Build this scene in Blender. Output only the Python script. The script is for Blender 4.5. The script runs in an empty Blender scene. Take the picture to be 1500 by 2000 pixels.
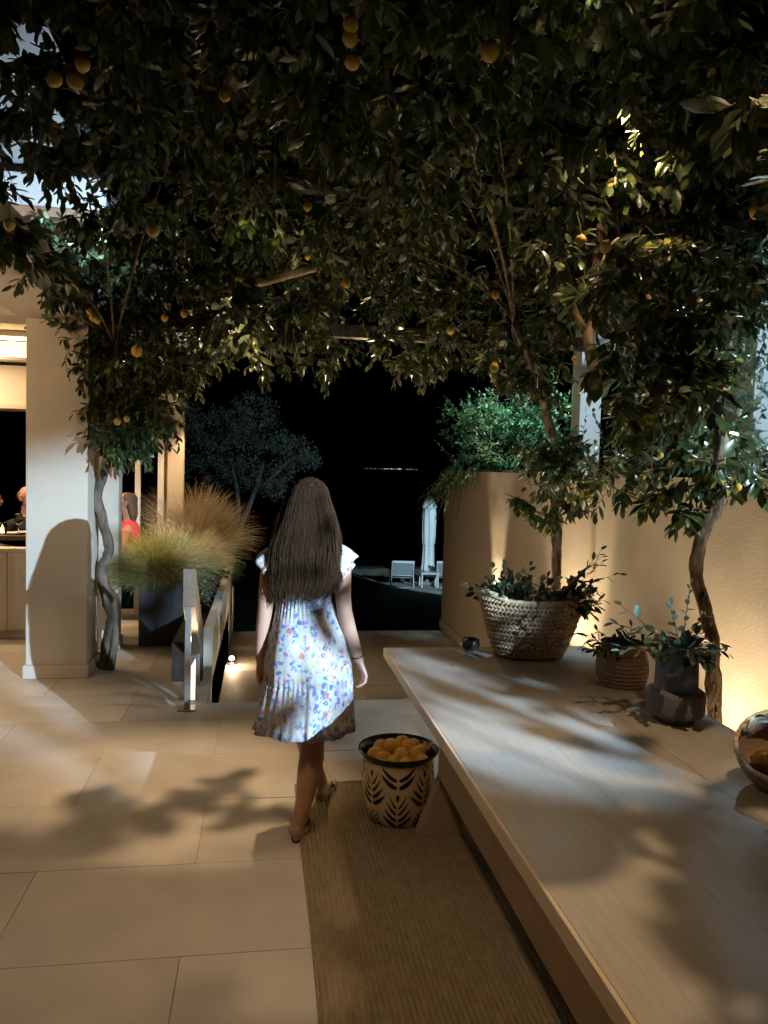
import bpy, bmesh, math, random
import numpy as np
from mathutils import Vector, Matrix, Euler, noise as mnoise

S = bpy.context.scene
COL = S.collection
R = math.radians
random.seed(4)
rng = np.random.default_rng(11)

# ------------------------------------------------------------------ camera
# world axes: +Y runs away from the camera along the terrace, +X to the right, metres
YAW, PITCH, ROLL, EYE = R(9), R(3.2), R(1.6), 1.65
f0 = Vector((math.sin(YAW), math.cos(YAW), 0)); r0 = Vector((math.cos(YAW), -math.sin(YAW), 0))
FWD = f0*math.cos(PITCH) - Vector((0, 0, math.sin(PITCH)))
u0 = r0.cross(FWD)
RGT = r0*math.cos(ROLL) + u0*math.sin(ROLL); UPV = u0*math.cos(ROLL) - r0*math.sin(ROLL)
cam = bpy.data.cameras.new('camera'); cam_o = bpy.data.objects.new('camera', cam); COL.objects.link(cam_o)
cam.sensor_fit = 'VERTICAL'; cam.sensor_height = 36; cam.lens = 27; cam.clip_start = .02; cam.clip_end = 9000
m = Matrix((RGT, UPV, -FWD)).transposed().to_4x4(); m.translation = (0, 0, EYE)
cam_o.matrix_world = m
S.camera = cam_o
S.render.resolution_x, S.render.resolution_y = 768, 1024

# ------------------------------------------------------------------ night sky
W = bpy.data.worlds.new('World'); S.world = W; W.use_nodes = True
nt = W.node_tree
sky = nt.nodes.new('ShaderNodeTexSky'); sky.sky_type = 'NISHITA'; sky.sun_disc = False
sky.sun_elevation = R(-4); sky.sun_rotation = R(200)
bgn = nt.nodes['Background']; nt.links.new(sky.outputs[0], bgn.inputs[0]); bgn.inputs[1].default_value = .004

S.view_settings.view_transform = 'Standard'; S.view_settings.look = 'None'
S.view_settings.exposure = .62; S.view_settings.gamma = 1
S.cycles.use_denoising = True
S.cycles.max_bounces = 6; S.cycles.diffuse_bounces = 4; S.cycles.glossy_bounces = 3; S.cycles.transmission_bounces = 4
S.cycles.sample_clamp_indirect = 4.0; S.cycles.caustics_reflective = False; S.cycles.caustics_refractive = False

COLD = (.54, .77, 1.0); WARM = (1.0, .69, .39); AMBER = (1.0, .77, .48)
def spot(name, loc, to, watt, col, deg, blend=.4, rad=.04):
    l = bpy.data.lights.new(name, 'SPOT'); l.energy = watt; l.color = col; l.spot_size = R(deg); l.spot_blend = blend; l.shadow_soft_size = rad
    o = bpy.data.objects.new(name, l); COL.objects.link(o); o.location = loc
    o.rotation_euler = (Vector(to)-Vector(loc)).to_track_quat('-Z', 'Y').to_euler(); return o
def point(name, loc, watt, col, rad=.05):
    l = bpy.data.lights.new(name, 'POINT'); l.energy = watt; l.color = col; l.shadow_soft_size = rad
    o = bpy.data.objects.new(name, l); COL.objects.link(o); o.location = loc; return o
def area(name, loc, to, watt, col, sx, sy, spread=180):
    l = bpy.data.lights.new(name, 'AREA'); l.energy = watt; l.color = col; l.shape = 'RECTANGLE'; l.size = sx; l.size_y = sy; l.spread = R(spread)
    o = bpy.data.objects.new(name, l); COL.objects.link(o); o.location = loc
    o.rotation_euler = (Vector(to)-Vector(loc)).to_track_quat('-Z', 'Y').to_euler(); return o

# cold flood on the pillar to the right, behind the photographer; second one higher; one on the garden; one on the upper storey
spot('flood_terrace', (3.1, -1.5, 2.32), (-1.67, 7.03, 0.19), 3300, COLD, 20, .6, .014)
spot('flood_pillars', (3.05, 5.5, 2.9), (3.15, 7.2, 2.2), 75, (.58, .85, 1.0), 60, .6, .05)
spot('flood_pillar_near', (3.3, 2.2, 3.0), (3.3, 4.6, 2.3), 150, (.58, .85, 1.0), 50, .6, .05)
spot('flood_hedge', (2.50, 6.9, 3.0), (2.85, 8.7, 1.95), 230, (.64, .93, 1.0), 62, .5, .05)
spot('flood_garden', (6.4, 10.5, 2.4), (5.05, 22.0, -.8), 3600, (.55, .84, 1.0), 15.5, .25, .08)
spot('flood_olive', (4.2, 10.4, 1.4), (-.4, 15.2, 2.2), 420, (.55, .85, 1.0), 50, .5, .1)
spot('flood_upper_storey', (-1.15, 5.6, 3.25), (-2.0, 7.4, 4.3), 180, (.50, .74, 1.0), 110, .5, .05)
# warm downlights in the leaves
spot('down_middle', (-.05, 4.3, 3.02), (-.42, 3.98, 0), 200, WARM, 40, .85, .018)
spot('down_table', (1.35, 1.55, 3.0), (1.15, 1.75, 0), 74, WARM, 70, .8, .014)
spot('down_left', (-2.1, 4.6, 2.6), (-2.0, 4.9, 0), 82, WARM, 62, .8, .03)
spot('down_near', (-.35, 1.85, 3.0), (-.15, 2.0, 0), 62, WARM, 80, .9, .03)
spot('beam_light_left', (-.35, 6.75, 2.45), (-.3, 5.3, 2.75), 25, WARM, 130, .7, .03)
spot('beam_light_right', (1.0, 6.75, 2.45), (.95, 5.3, 2.75), 25, WARM, 130, .7, .03)
spot('down_right_tree', (1.55, 3.2, 3.25), (1.65, 3.9, 1.5), 40, WARM, 110, .6, .03)
# uplights at the foot of the garden wall
spot('uplight_wall', (2.385, 7.75, .02), (2.42, 7.75, 1.6), 210, AMBER, 40, .9, .02)
spot('uplight_tree_middle', (2.10, 5.70, .03), (2.36, 5.50, 1.7), 66, AMBER, 100, .9, .03)
spot('uplight_tree_right', (2.12, 3.60, .03), (2.36, 3.45, 1.7), 54, AMBER, 110, .9, .03)
spot('uplight_tree_right_outer', (2.10, 3.0, .03), (2.36, 3.05, 1.7), 22, AMBER, 110, .9, .03)
area('wall_led_strip', (2.16, 5.4, .02), (2.40, 5.4, 1.5), 26, AMBER, .03, 5.6)
spot('canopy_fill_left', (-2.0, .5, .06), (-.6, 2.7, 3.2), 3, (1, .84, .60), 75, .8, .04)  # added fill on the ground out of view, brightens the canopy
spot('canopy_fill_right', (2.2, .7, .06), (1.45, 2.5, 3.2), 9, (1, .84, .60), 60, .8, .04)  # second added fill, unseen, for the leaves on the right
spot('canopy_lamp', (.78, 2.0, 3.02), (1.35, 3.1, 2.85), 9, (1, .80, .50), 46, .6, .02)
spot('canopy_lamp_top', (.62, 2.05, 3.25), (.95, 2.6, 3.35), 9, (1, .82, .42), 50, .6, .02)
spot('lower_terrace_fill', (.9, 6.9, 2.62), (.95, 7.9, -.5), 12, WARM, 80, .8, .03)  # added fill light, lifts the brightness of the lower terrace floor
spot('canopy_lamp_middle', (-.35, 4.2, 2.78), (-.02, 4.62, 3.0), 9, (1, .82, .46), 44, .6, .02)
spot('flood_right_tree', (2.78, 4.3, 2.30), (1.9, 3.85, 1.68), 70, (.60, .85, 1.0), 115, .6, .04)
spot('flood_right_band', (2.62, 2.55, 2.0), (1.9, 4.1, 1.75), 60, (.64, .87, 1.0), 60, .6, .03)
point('floor_spotlight_glow', (-.285, 8.22, -.40), 5, WARM, .02)
# dining room
area('dining_ceiling', (-3.2, 7.9, 2.75), (-3.0, 7.9, 0), 44, WARM, 1.6, 1.0)
spot('dining_table_lamp', (-2.55, 7.75, 2.5), (-2.5, 7.85, .9), 60, WARM, 50, .5, .03)
spot('dining_guest_lamp', (-1.5, 7.9, 2.6), (-1.35, 8.35, 1.2), 26, WARM, 60, .6, .03)
area('soffit_wash', (-2.9, 4.8, 2.3), (-1.9, 5.6, 2.7), 11, WARM, .8, .8)
spot('window_post_light', (-.98, 8.25, .75), (-1.0, 8.7, 2.0), 46, AMBER, 120, .8, .03)
spot('grass_light', (-1.30, 7.25, 2.1), (-1.0, 7.5, .8), 110, WARM, 70, .6, .03)
spot('grass_light_far', (-.55, 8.3, 2.3), (-.70, 8.8, .9), 50, WARM, 80, .6, .03)
spot('wall_wash_near', (-.26, 6.2, -.48), (-.36, 6.2, .3), 10, AMBER, 120, .8, .02)
spot('wall_wash_far', (-.26, 8.7, -.48), (-.36, 8.7, .3), 16, (1, .9, .75), 120, .8, .02)

# ------------------------------------------------------------------ helpers
ORG = {}
def tag(o, label=None, cat=None, group=None, kind=None):
    if label: o['label'] = label
    if cat: o['category'] = cat
    if group: o['group'] = group
    if kind: o['kind'] = kind
    return o
def thing(name, label, cat, loc=(0, 0, 0), group=None, rz=0):
    o = bpy.data.objects.new(name, None); COL.objects.link(o); o.location = loc; o.rotation_euler = (0, 0, rz); o.empty_display_size = .05
    ORG[o.name] = Vector(loc) if rz == 0 else Vector((0, 0, 0))
    return tag(o, label, cat, group)
def link(name, me, parent=None, mat=None, M=None):
    """link mesh data given in world coordinates (or with world matrix M) under parent"""
    o = bpy.data.objects.new(name, me); COL.objects.link(o)
    if mat and not me.materials: me.materials.append(mat)
    org = ORG.get(parent.name, Vector()) if parent else Vector()
    if parent: o.parent = parent
    base = Matrix.Translation(-org)
    o.matrix_local = base @ M if M is not None else base
    if parent and parent.type == 'MESH': o.matrix_local = M if M is not None else Matrix.Identity(4)
    ORG[o.name] = Vector((0, 0, 0))
    return o
class MB:
    def __init__(s): s.v = []; s.f = []
    def add(s, vs, fs):
        n = len(s.v); s.v += [tuple(p) for p in vs]; s.f += [tuple(i+n for i in f) for f in fs]; return s
    def box(s, x0, x1, y0, y1, z0, z1, M=None):
        vs = [Vector(p) for p in ((x0,y0,z0),(x1,y0,z0),(x1,y1,z0),(x0,y1,z0),(x0,y0,z1),(x1,y0,z1),(x1,y1,z1),(x0,y1,z1))]
        if M is not None: vs = [M @ p for p in vs]
        return s.add(vs, [(0,3,2,1),(4,5,6,7),(0,1,5,4),(1,2,6,5),(2,3,7,6),(3,0,4,7)])
    def prism(s, poly, axis, a, b):
        """poly: 2D outline, extruded along axis 'x','y','z' from a to b"""
        def P(p, t):
            return {'x': (t, p[0], p[1]), 'y': (p[0], t, p[1]), 'z': (p[0], p[1], t)}[axis]
        n = len(poly)
        vs = [P(p, a) for p in poly] + [P(p, b) for p in poly]
        fs = [tuple(range(n-1, -1, -1)), tuple(range(n, 2*n))] + [(i, (i+1) % n, n+(i+1) % n, n+i) for i in range(n)]
        return s.add(vs, fs)
    def tube(s, pts, rad, n=8, cap=True, flat=1.0, ref=None, wob=0, seed=0):
        pts = [Vector(p) for p in pts]
        if not hasattr(rad, '__len__'): rad = [rad]*len(pts)
        rings = []; base = len(s.v); prev = None
        for i, p in enumerate(pts):
            t = (pts[min(i+1, len(pts)-1)] - pts[max(i-1, 0)]).normalized()
            if prev is None:
                a = Vector(ref) if ref else (Vector((0, 0, 1)) if abs(t.z) < .9 else Vector((1, 0, 0)))
            else: a = prev
            x = (a - t*a.dot(t))
            if x.length < 1e-5: x = t.orthogonal()
            x.normalize(); y = t.cross(x); prev = x
            rr = rad[i]
            ra, rb = rr if hasattr(rr, '__len__') else (rr, rr*flat)
            for k in range(n):
                a_ = 2*math.pi*k/n
                w = 1
                if wob: w = 1 + wob*mnoise.noise(Vector((math.cos(a_)*1.3+seed, math.sin(a_)*1.3, i*.55+seed*3)))
                s.v.append(tuple(p + x*(math.cos(a_)*ra*w) + y*(math.sin(a_)*rb*w)))
        for i in range(len(pts)-1):
            for k in range(n):
                k2 = (k+1) % n
                s.f.append((base+i*n+k, base+i*n+k2, base+(i+1)*n+k2, base+(i+1)*n+k))
        if cap:
            s.f.append(tuple(base+k for k in range(n-1, -1, -1))); e = base+(len(pts)-1)*n
            s.f.append(tuple(e+k for k in range(n)))
        return s
    def loft(s, rings, close=True, cap0=False, cap1=False):
        base = len(s.v); n = len(rings[0])
        for r in rings: s.v += [tuple(p) for p in r]
        for i in range(len(rings)-1):
            for k in range(n if close else n-1):
                k2 = (k+1) % n
                s.f.append((base+i*n+k, base+i*n+k2, base+(i+1)*n+k2, base+(i+1)*n+k))
        if cap0: s.f.append(tuple(base+k for k in range(n-1, -1, -1)))
        if cap1: e = base+(len(rings)-1)*n; s.f.append(tuple(e+k for k in range(n)))
        return s
    def lathe(s, prof, c=(0, 0, 0), n=32, sx=1, sy=1, M=None, cap0=False, cap1=False, fn=None):
        rings = []
        for j, (r, z) in enumerate(prof):
            ring = []
            for k in range(n):
                a = 2*math.pi*k/n
                rr = r + (fn(a, z, j) if fn else 0)
                p = Vector((c[0]+rr*math.cos(a)*sx, c[1]+rr*math.sin(a)*sy, c[2]+z))
                ring.append(M @ p if M is not None else p)
            rings.append(ring)
        return s.loft(rings, True, cap0, cap1)
    def ball(s, c, r, n=12, m_=8, M=None):
        if not hasattr(r, '__len__'): r = (r, r, r)
        rings = []
        for j in range(1, m_):
            b = math.pi*j/m_
            ring = [Vector((r[0]*math.sin(b)*math.cos(2*math.pi*k/n), r[1]*math.sin(b)*math.sin(2*math.pi*k/n), -r[2]*math.cos(b))) for k in range(n)]
            rings.append([(M @ p if M is not None else p) + Vector(c) for p in ring])
        return s.loft(rings, True, True, True)
    def mesh(s, name='mesh', smooth=False):
        me = bpy.data.meshes.new(name); me.from_pydata(s.v, [], s.f); me.update()
        if smooth: me.shade_smooth()
        return me
    def build(s, name, mat, parent=None, smooth=False, bevel=0, **kw):
        o = link(name, s.mesh(name, smooth), parent, mat)
        if bevel:
            b = o.modifiers.new('bevel', 'BEVEL'); b.width = bevel; b.segments = 2; b.limit_method = 'ANGLE'; b.angle_limit = R(40)
        if kw: tag(o, **kw)
        return o
def remesh(mb, vox, smooth_it=4, name='body', drop=None):
    """one continuous surface out of the overlapping limbs of mb"""
    me = mb.mesh(); o = bpy.data.objects.new('tmp', me); COL.objects.link(o)
    r_ = o.modifiers.new('r', 'REMESH'); r_.mode = 'VOXEL'; r_.voxel_size = vox; r_.use_smooth_shade = True
    if smooth_it:
        s_ = o.modifiers.new('s', 'SMOOTH'); s_.iterations = smooth_it; s_.factor = .5
    dg = bpy.context.evaluated_depsgraph_get()
    new = bpy.data.meshes.new_from_object(o.evaluated_get(dg)); new.name = name
    bpy.data.objects.remove(o); bpy.data.meshes.remove(me)
    new.materials.clear(); new.shade_smooth()
    return new

# ------------------------------------------------------------------ materials
def mat(name, col, rough=.6, var=.12, scale=6, bump=0, bscale=60, stretch=None, col2=None, metal=0, spec=.5, trans=0, emit=None, estr=0, detail=4, sheen=0, fine=0):
    M = bpy.data.materials.new(name); M.use_nodes = True; t = M.node_tree; N = t.nodes; Lk = t.links
    b = N['Principled BSDF']; b.inputs['Roughness'].default_value = rough; b.inputs['Metallic'].default_value = metal
    b.inputs['Specular IOR Level'].default_value = spec
    if sheen: b.inputs['Sheen Weight'].default_value = sheen
    tc = N.new('ShaderNodeTexCoord'); mp = N.new('ShaderNodeMapping'); Lk.new(tc.outputs['Object'], mp.inputs[0])
    if stretch: mp.inputs['Scale'].default_value = stretch
    nz = N.new('ShaderNodeTexNoise'); nz.inputs['Scale'].default_value = scale; nz.inputs['Detail'].default_value = detail; Lk.new(mp.outputs[0], nz.inputs[0])
    c2 = col2 if col2 else tuple(c*(1-var*1.6) for c in col)
    cr = N.new('ShaderNodeValToRGB'); Lk.new(nz.outputs[0], cr.inputs[0])
    cr.color_ramp.elements[0].position = .3; cr.color_ramp.elements[1].position = .7
    cr.color_ramp.elements[0].color = (*c2, 1); cr.color_ramp.elements[1].color = (*[min(1, c*(1+var*.4)) for c in col], 1)
    out = cr.outputs[0]
    if fine:
        n3 = N.new('ShaderNodeTexNoise'); n3.inputs['Scale'].default_value = 420; n3.inputs['Detail'].default_value = 2; Lk.new(mp.outputs[0], n3.inputs[0])
        mx = N.new('ShaderNodeMix'); mx.data_type = 'RGBA'; mx.blend_type = 'MULTIPLY'; mx.inputs[0].default_value = fine
        Lk.new(out, mx.inputs[6]); Lk.new(n3.outputs[1], mx.inputs[7]); out = mx.outputs[2]
    Lk.new(out, b.inputs['Base Color'])
    if bump:
        n2 = N.new('ShaderNodeTexNoise'); n2.inputs['Scale'].default_value = bscale; n2.inputs['Detail'].default_value = 5; Lk.new(mp.outputs[0], n2.inputs[0])
        bp = N.new('ShaderNodeBump'); bp.inputs['Strength'].default_value = bump; bp.inputs['Distance'].default_value = .01
        Lk.new(n2.outputs[0], bp.inputs['Height']); Lk.new(bp.outputs[0], b.inputs['Normal'])
    if trans:
        tr = N.new('ShaderNodeBsdfTranslucent'); Lk.new(out, tr.inputs[0])
        ms = N.new('ShaderNodeMixShader'); ms.inputs[0].default_value = trans
        Lk.new(b.outputs[0], ms.inputs[1]); Lk.new(tr.outputs[0], ms.inputs[2]); Lk.new(ms.outputs[0], N['Material Output'].inputs[0])
    if emit:
        b.inputs['Emission Color'].default_value = (*emit, 1); b.inputs['Emission Strength'].default_value = estr
    return M
def leafmat(name, a, b_, c, trans=.25, rough=.36, scale=23):
    """leaf colour varies leaf by leaf through the place it grows"""
    M = bpy.data.materials.new(name); M.use_nodes = True; t = M.node_tree; N = t.nodes; Lk = t.links
    b = N['Principled BSDF']; b.inputs['Roughness'].default_value = rough; b.inputs['Specular IOR Level'].default_value = .5
    g = N.new('ShaderNodeNewGeometry'); vo = N.new('ShaderNodeTexVoronoi'); vo.inputs['Scale'].default_value = scale
    Lk.new(g.outputs['Position'], vo.inputs['Vector'])
    sp = N.new('ShaderNodeSeparateColor'); Lk.new(vo.outputs['Color'], sp.inputs[0])
    cr = N.new('ShaderNodeValToRGB'); Lk.new(sp.outputs[0], cr.inputs[0]); e = cr.color_ramp.elements
    e[0].position = 0; e[0].color = (*a, 1); e[1].position = .93; e[1].color = (*b_, 1)
    x = e.new(1.0); x.color = (*c, 1)
    # pale underside
    mx = N.new('ShaderNodeMix'); mx.data_type = 'RGBA'; Lk.new(g.outputs['Backfacing'], mx.inputs[0]); Lk.new(cr.outputs[0], mx.inputs[6])
    hs = N.new('ShaderNodeHueSaturation'); hs.inputs['Saturation'].default_value = .7; hs.inputs['Value'].default_value = 1.7; Lk.new(cr.outputs[0], hs.inputs['Color'])
    Lk.new(hs.outputs[0], mx.inputs[7])
    Lk.new(mx.outputs[2], b.inputs['Base Color'])
    tr = N.new('ShaderNodeBsdfTranslucent'); Lk.new(mx.outputs[2], tr.inputs[0])
    ms = N.new('ShaderNodeMixShader'); ms.inputs[0].default_value = trans
    Lk.new(b.outputs[0], ms.inputs[1]); Lk.new(tr.outputs[0], ms.inputs[2]); Lk.new(ms.outputs[0], N['Material Output'].inputs[0])
    return M
STONE = mat('limestone_paving', (.56, .51, .45), .60, .13, 2.6, .16, 180, fine=.2, detail=10)
def tint_each(M, amt):
    t = M.node_tree; N = t.nodes; Lk = t.links; b = N['Principled BSDF']; src = b.inputs['Base Color'].links[0].from_socket
    oi = N.new('ShaderNodeObjectInfo'); mr = N.new('ShaderNodeMapRange'); mr.inputs['To Min'].default_value = 1-amt; mr.inputs['To Max'].default_value = 1+amt*.4
    Lk.new(oi.outputs['Random'], mr.inputs[0]); hs = N.new('ShaderNodeHueSaturation'); Lk.new(mr.outputs[0], hs.inputs['Value']); Lk.new(src, hs.inputs['Color']); Lk.new(hs.outputs[0], b.inputs['Base Color'])
tint_each(STONE, .09)
GROUT = mat('paving_joint', (.30, .26, .21), .9, .1, 20)
CREAM = mat('cream_render', (.66, .59, .49), .8, .05, 3, .10, 160, fine=.10)
WALLM = mat('rough_plaster', (.60, .52, .42), .9, .06, 4, .28, 95, fine=.12)
WHITE = mat('white_paint', (.78, .76, .72), .6, .05, 4, .05, 90)
GREYW = mat('pillar_paint', (.74, .75, .75), .7, .05, 4, .1, 80)
TERRA = mat('brown_cornice', (.42, .24, .14), .7, .1, 8)
TABLE = mat('limed_oak_top', (.37, .34, .30), .55, .07, 9, .10, 90, stretch=(9, .8, 9), fine=.12, detail=12, spec=.35)
TEDGE = mat('limed_oak_edge', (.50, .40, .29), .55, .10, 9, .06, 60, stretch=(9, .6, 9))
APRON = mat('oak_stretcher', (.50, .34, .18), .55, .12, 8, .05, 50, stretch=(9, .7, 9))
RAILW = mat('weathered_rail_wood', (.22, .155, .11), .6, .25, 9, .15, 60, stretch=(10, 1, 10))
DARKB = mat('dark_stained_beam', (.06, .042, .03), .7, .3, 20, .2, 60, stretch=(1, 10, 10))
STEEL = mat('brushed_steel', (.42, .41, .39), .38, .1, 30, metal=.8)
SLATE = mat('slate_planter', (.032, .034, .040), .55, .15, 5, .1, 120)
DARKW = mat('dark_table_wood', (.10, .055, .03), .4, .2, 12, stretch=(1, 8, 8))
BARK = mat('grey_bark', (.17, .13, .095), .85, .35, 22, 1.0, 60, stretch=(1, 1, .3), detail=10, col2=(.05, .036, .026))
BARKR = mat('red_brown_bark', (.23, .165, .11), .9, .35, 34, 1.0, 70, stretch=(1, 1, .3), detail=12, col2=(.05, .032, .022), spec=.2)
TWIG = mat('twig_bark', (.16, .11, .06), .8, .3, 30)
PALEBR = mat('pale_cut_branch', (.42, .30, .18), .8, .3, 18, .4, 60)
LEAF = leafmat('lemon_leaf', (.020, .040, .012), (.060, .084, .024), (.32, .30, .06), .22, .33)
LEAFD = leafmat('dark_branch_leaf', (.014, .028, .014), (.035, .055, .026), (.10, .14, .06), .15)
LEAFG = leafmat('fresh_green_leaf', (.018, .075, .030), (.05, .15, .05), (.30, .32, .08), .3)
LEAFY = leafmat('yellow_green_vine_leaf', (.09, .13, .03), (.24, .24, .06), (.42, .36, .10), .3)
LEAFO = leafmat('silver_olive_leaf', (.07, .09, .07), (.13, .15, .12), (.17, .18, .15), .2, .5)
LEAFE = leafmat('eucalyptus_leaf', (.06, .13, .09), (.16, .27, .19), (.30, .40, .30), .25)
LEMON = mat('lemon_skin', (.62, .42, .06), .45, .18, 14, .35, 260, col2=(.50, .29, .04))
LEMONP = mat('lemon_skin_in_pot', (.78, .47, .05), .42, .25, 18, .3, 300, col2=(.58, .28, .03))
STRAW = mat('woven_straw', (.56, .43, .27), .8, .25, 70, .4, 200, col2=(.32, .22, .12))
JUTE = mat('woven_jute', (.36, .25, .15), .85, .2, 120, .4, 260, col2=(.26, .165, .09))
VASEM = mat('grey_stoneware', (.17, .168, .178), .85, .12, 10, .15, 240, spec=.25)
PEWTER = mat('dark_pewter', (.10, .09, .08), .35, .2, 12, metal=.7)
NAVY = mat('navy_glaze', (.008, .012, .022), .22, .2, 10)
POTB = mat('ochre_pot_glaze', (.78, .63, .41), .45, .10, 9, .05, 90)
RUG = mat('braided_jute_rug', (.37, .295, .185), .95, .22, 34, .6, 300, stretch=(1, .5, 1), col2=(.29, .225, .135), fine=.5, spec=.12)
SKIN = mat('skin', (.52, .30, .21), .5, .06, 12, .04, 200)
SKIN2 = mat('flushed_skin', (.46, .24, .17), .5, .1, 12)
HAIRM = mat('brown_hair', (.056, .029, .014), .7, .6, 40, .25, 60, stretch=(9, 9, .25), col2=(.026, .014, .008), detail=8, spec=.09)
HAIR2 = mat('light_brown_hair', (.17, .095, .05), .5, .4, 30, .4, 40, stretch=(8, 8, .5))
HAIR3 = mat('short_grey_hair', (.16, .10, .07), .6, .3, 60)
BLACK = mat('black_cloth', (.012, .012, .014), .8, .2, 20)
CORAL = mat('coral_cloth', (.75, .06, .07), .7, .1, 20)
CHAIRM = mat('pale_shell_chair', (.52, .45, .34), .6, .08, 8)
PORC = mat('white_porcelain', (.8, .77, .7), .25, .03, 8)
SUEDE = mat('beige_suede', (.46, .34, .22), .85, .15, 30, .3, 120)
SOLE = mat('dark_sole', (.06, .04, .03), .7, .2, 20)
LOUNGE = mat('grey_sling', (.34, .38, .40), .7, .08, 20)
LFRAME = mat('white_chair_frame', (.6, .62, .62), .45, .03, 10)
PARAS = mat('white_canvas', (.74, .76, .76), .8, .06, 6, .2, 30)
LAWN = mat('lawn', (.035, .085, .02), .95, .5, 14, .8, 60)
SAND = mat('pale_sand', (.36, .34, .30), .95, .35, 2.2, .8, 5)
SEA = mat('night_sea', (.004, .006, .010), .25, .3, .4)
SOIL = mat('dark_soil', (.05, .035, .025), .95, .3, 20, .5, 50)
BLADE = leafmat('dry_feather_grass', (.20, .15, .07), (.36, .28, .14), (.52, .43, .25), .35, .6, 60)
BLADEG = leafmat('green_feather_grass', (.12, .17, .03), (.28, .31, .07), (.42, .38, .12), .35, .6, 60)
SMALLG = leafmat('hebe_leaf', (.03, .045, .016), (.07, .085, .03), (.65, .62, .5), .2, .4, 45)
LAMPW = mat('lit_shore_lamp', (1, .8, .6), .5, emit=(1, .82, .6), estr=2.2)
SPOTE = mat('lit_spot_lens', (1, .9, .7), .5, emit=(1, .80, .55), estr=60)
GLASS = bpy.data.materials.new('clear_glass'); GLASS.use_nodes = True
gb = GLASS.node_tree.nodes['Principled BSDF']; gb.inputs['Transmission Weight'].default_value = 1; gb.inputs['Roughness'].default_value = .02; gb.inputs['IOR'].default_value = 1.3
WINE = mat('red_wine', (.10, .004, .008), .1)

def stripe_mat():
    M = bpy.data.materials.new('pinstripe_cloth'); M.use_nodes = True; t = M.node_tree; N = t.nodes; Lk = t.links
    b = N['Principled BSDF']; b.inputs['Roughness'].default_value = .85
    tc = N.new('ShaderNodeTexCoord'); wv = N.new('ShaderNodeTexWave'); wv.inputs['Scale'].default_value = 9; wv.inputs['Distortion'].default_value = .3; wv.bands_direction = 'DIAGONAL'
    Lk.new(tc.outputs['Object'], wv.inputs[0]); cr = N.new('ShaderNodeValToRGB'); e = cr.color_ramp.elements
    e[0].position = .86; e[0].color = (.012, .011, .013, 1); e[1].position = .93; e[1].color = (.25, .2, .18, 1)
    Lk.new(wv.outputs[0], cr.inputs[0]); Lk.new(cr.outputs[0], b.inputs['Base Color']); return M
STRIPE = stripe_mat()

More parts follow.
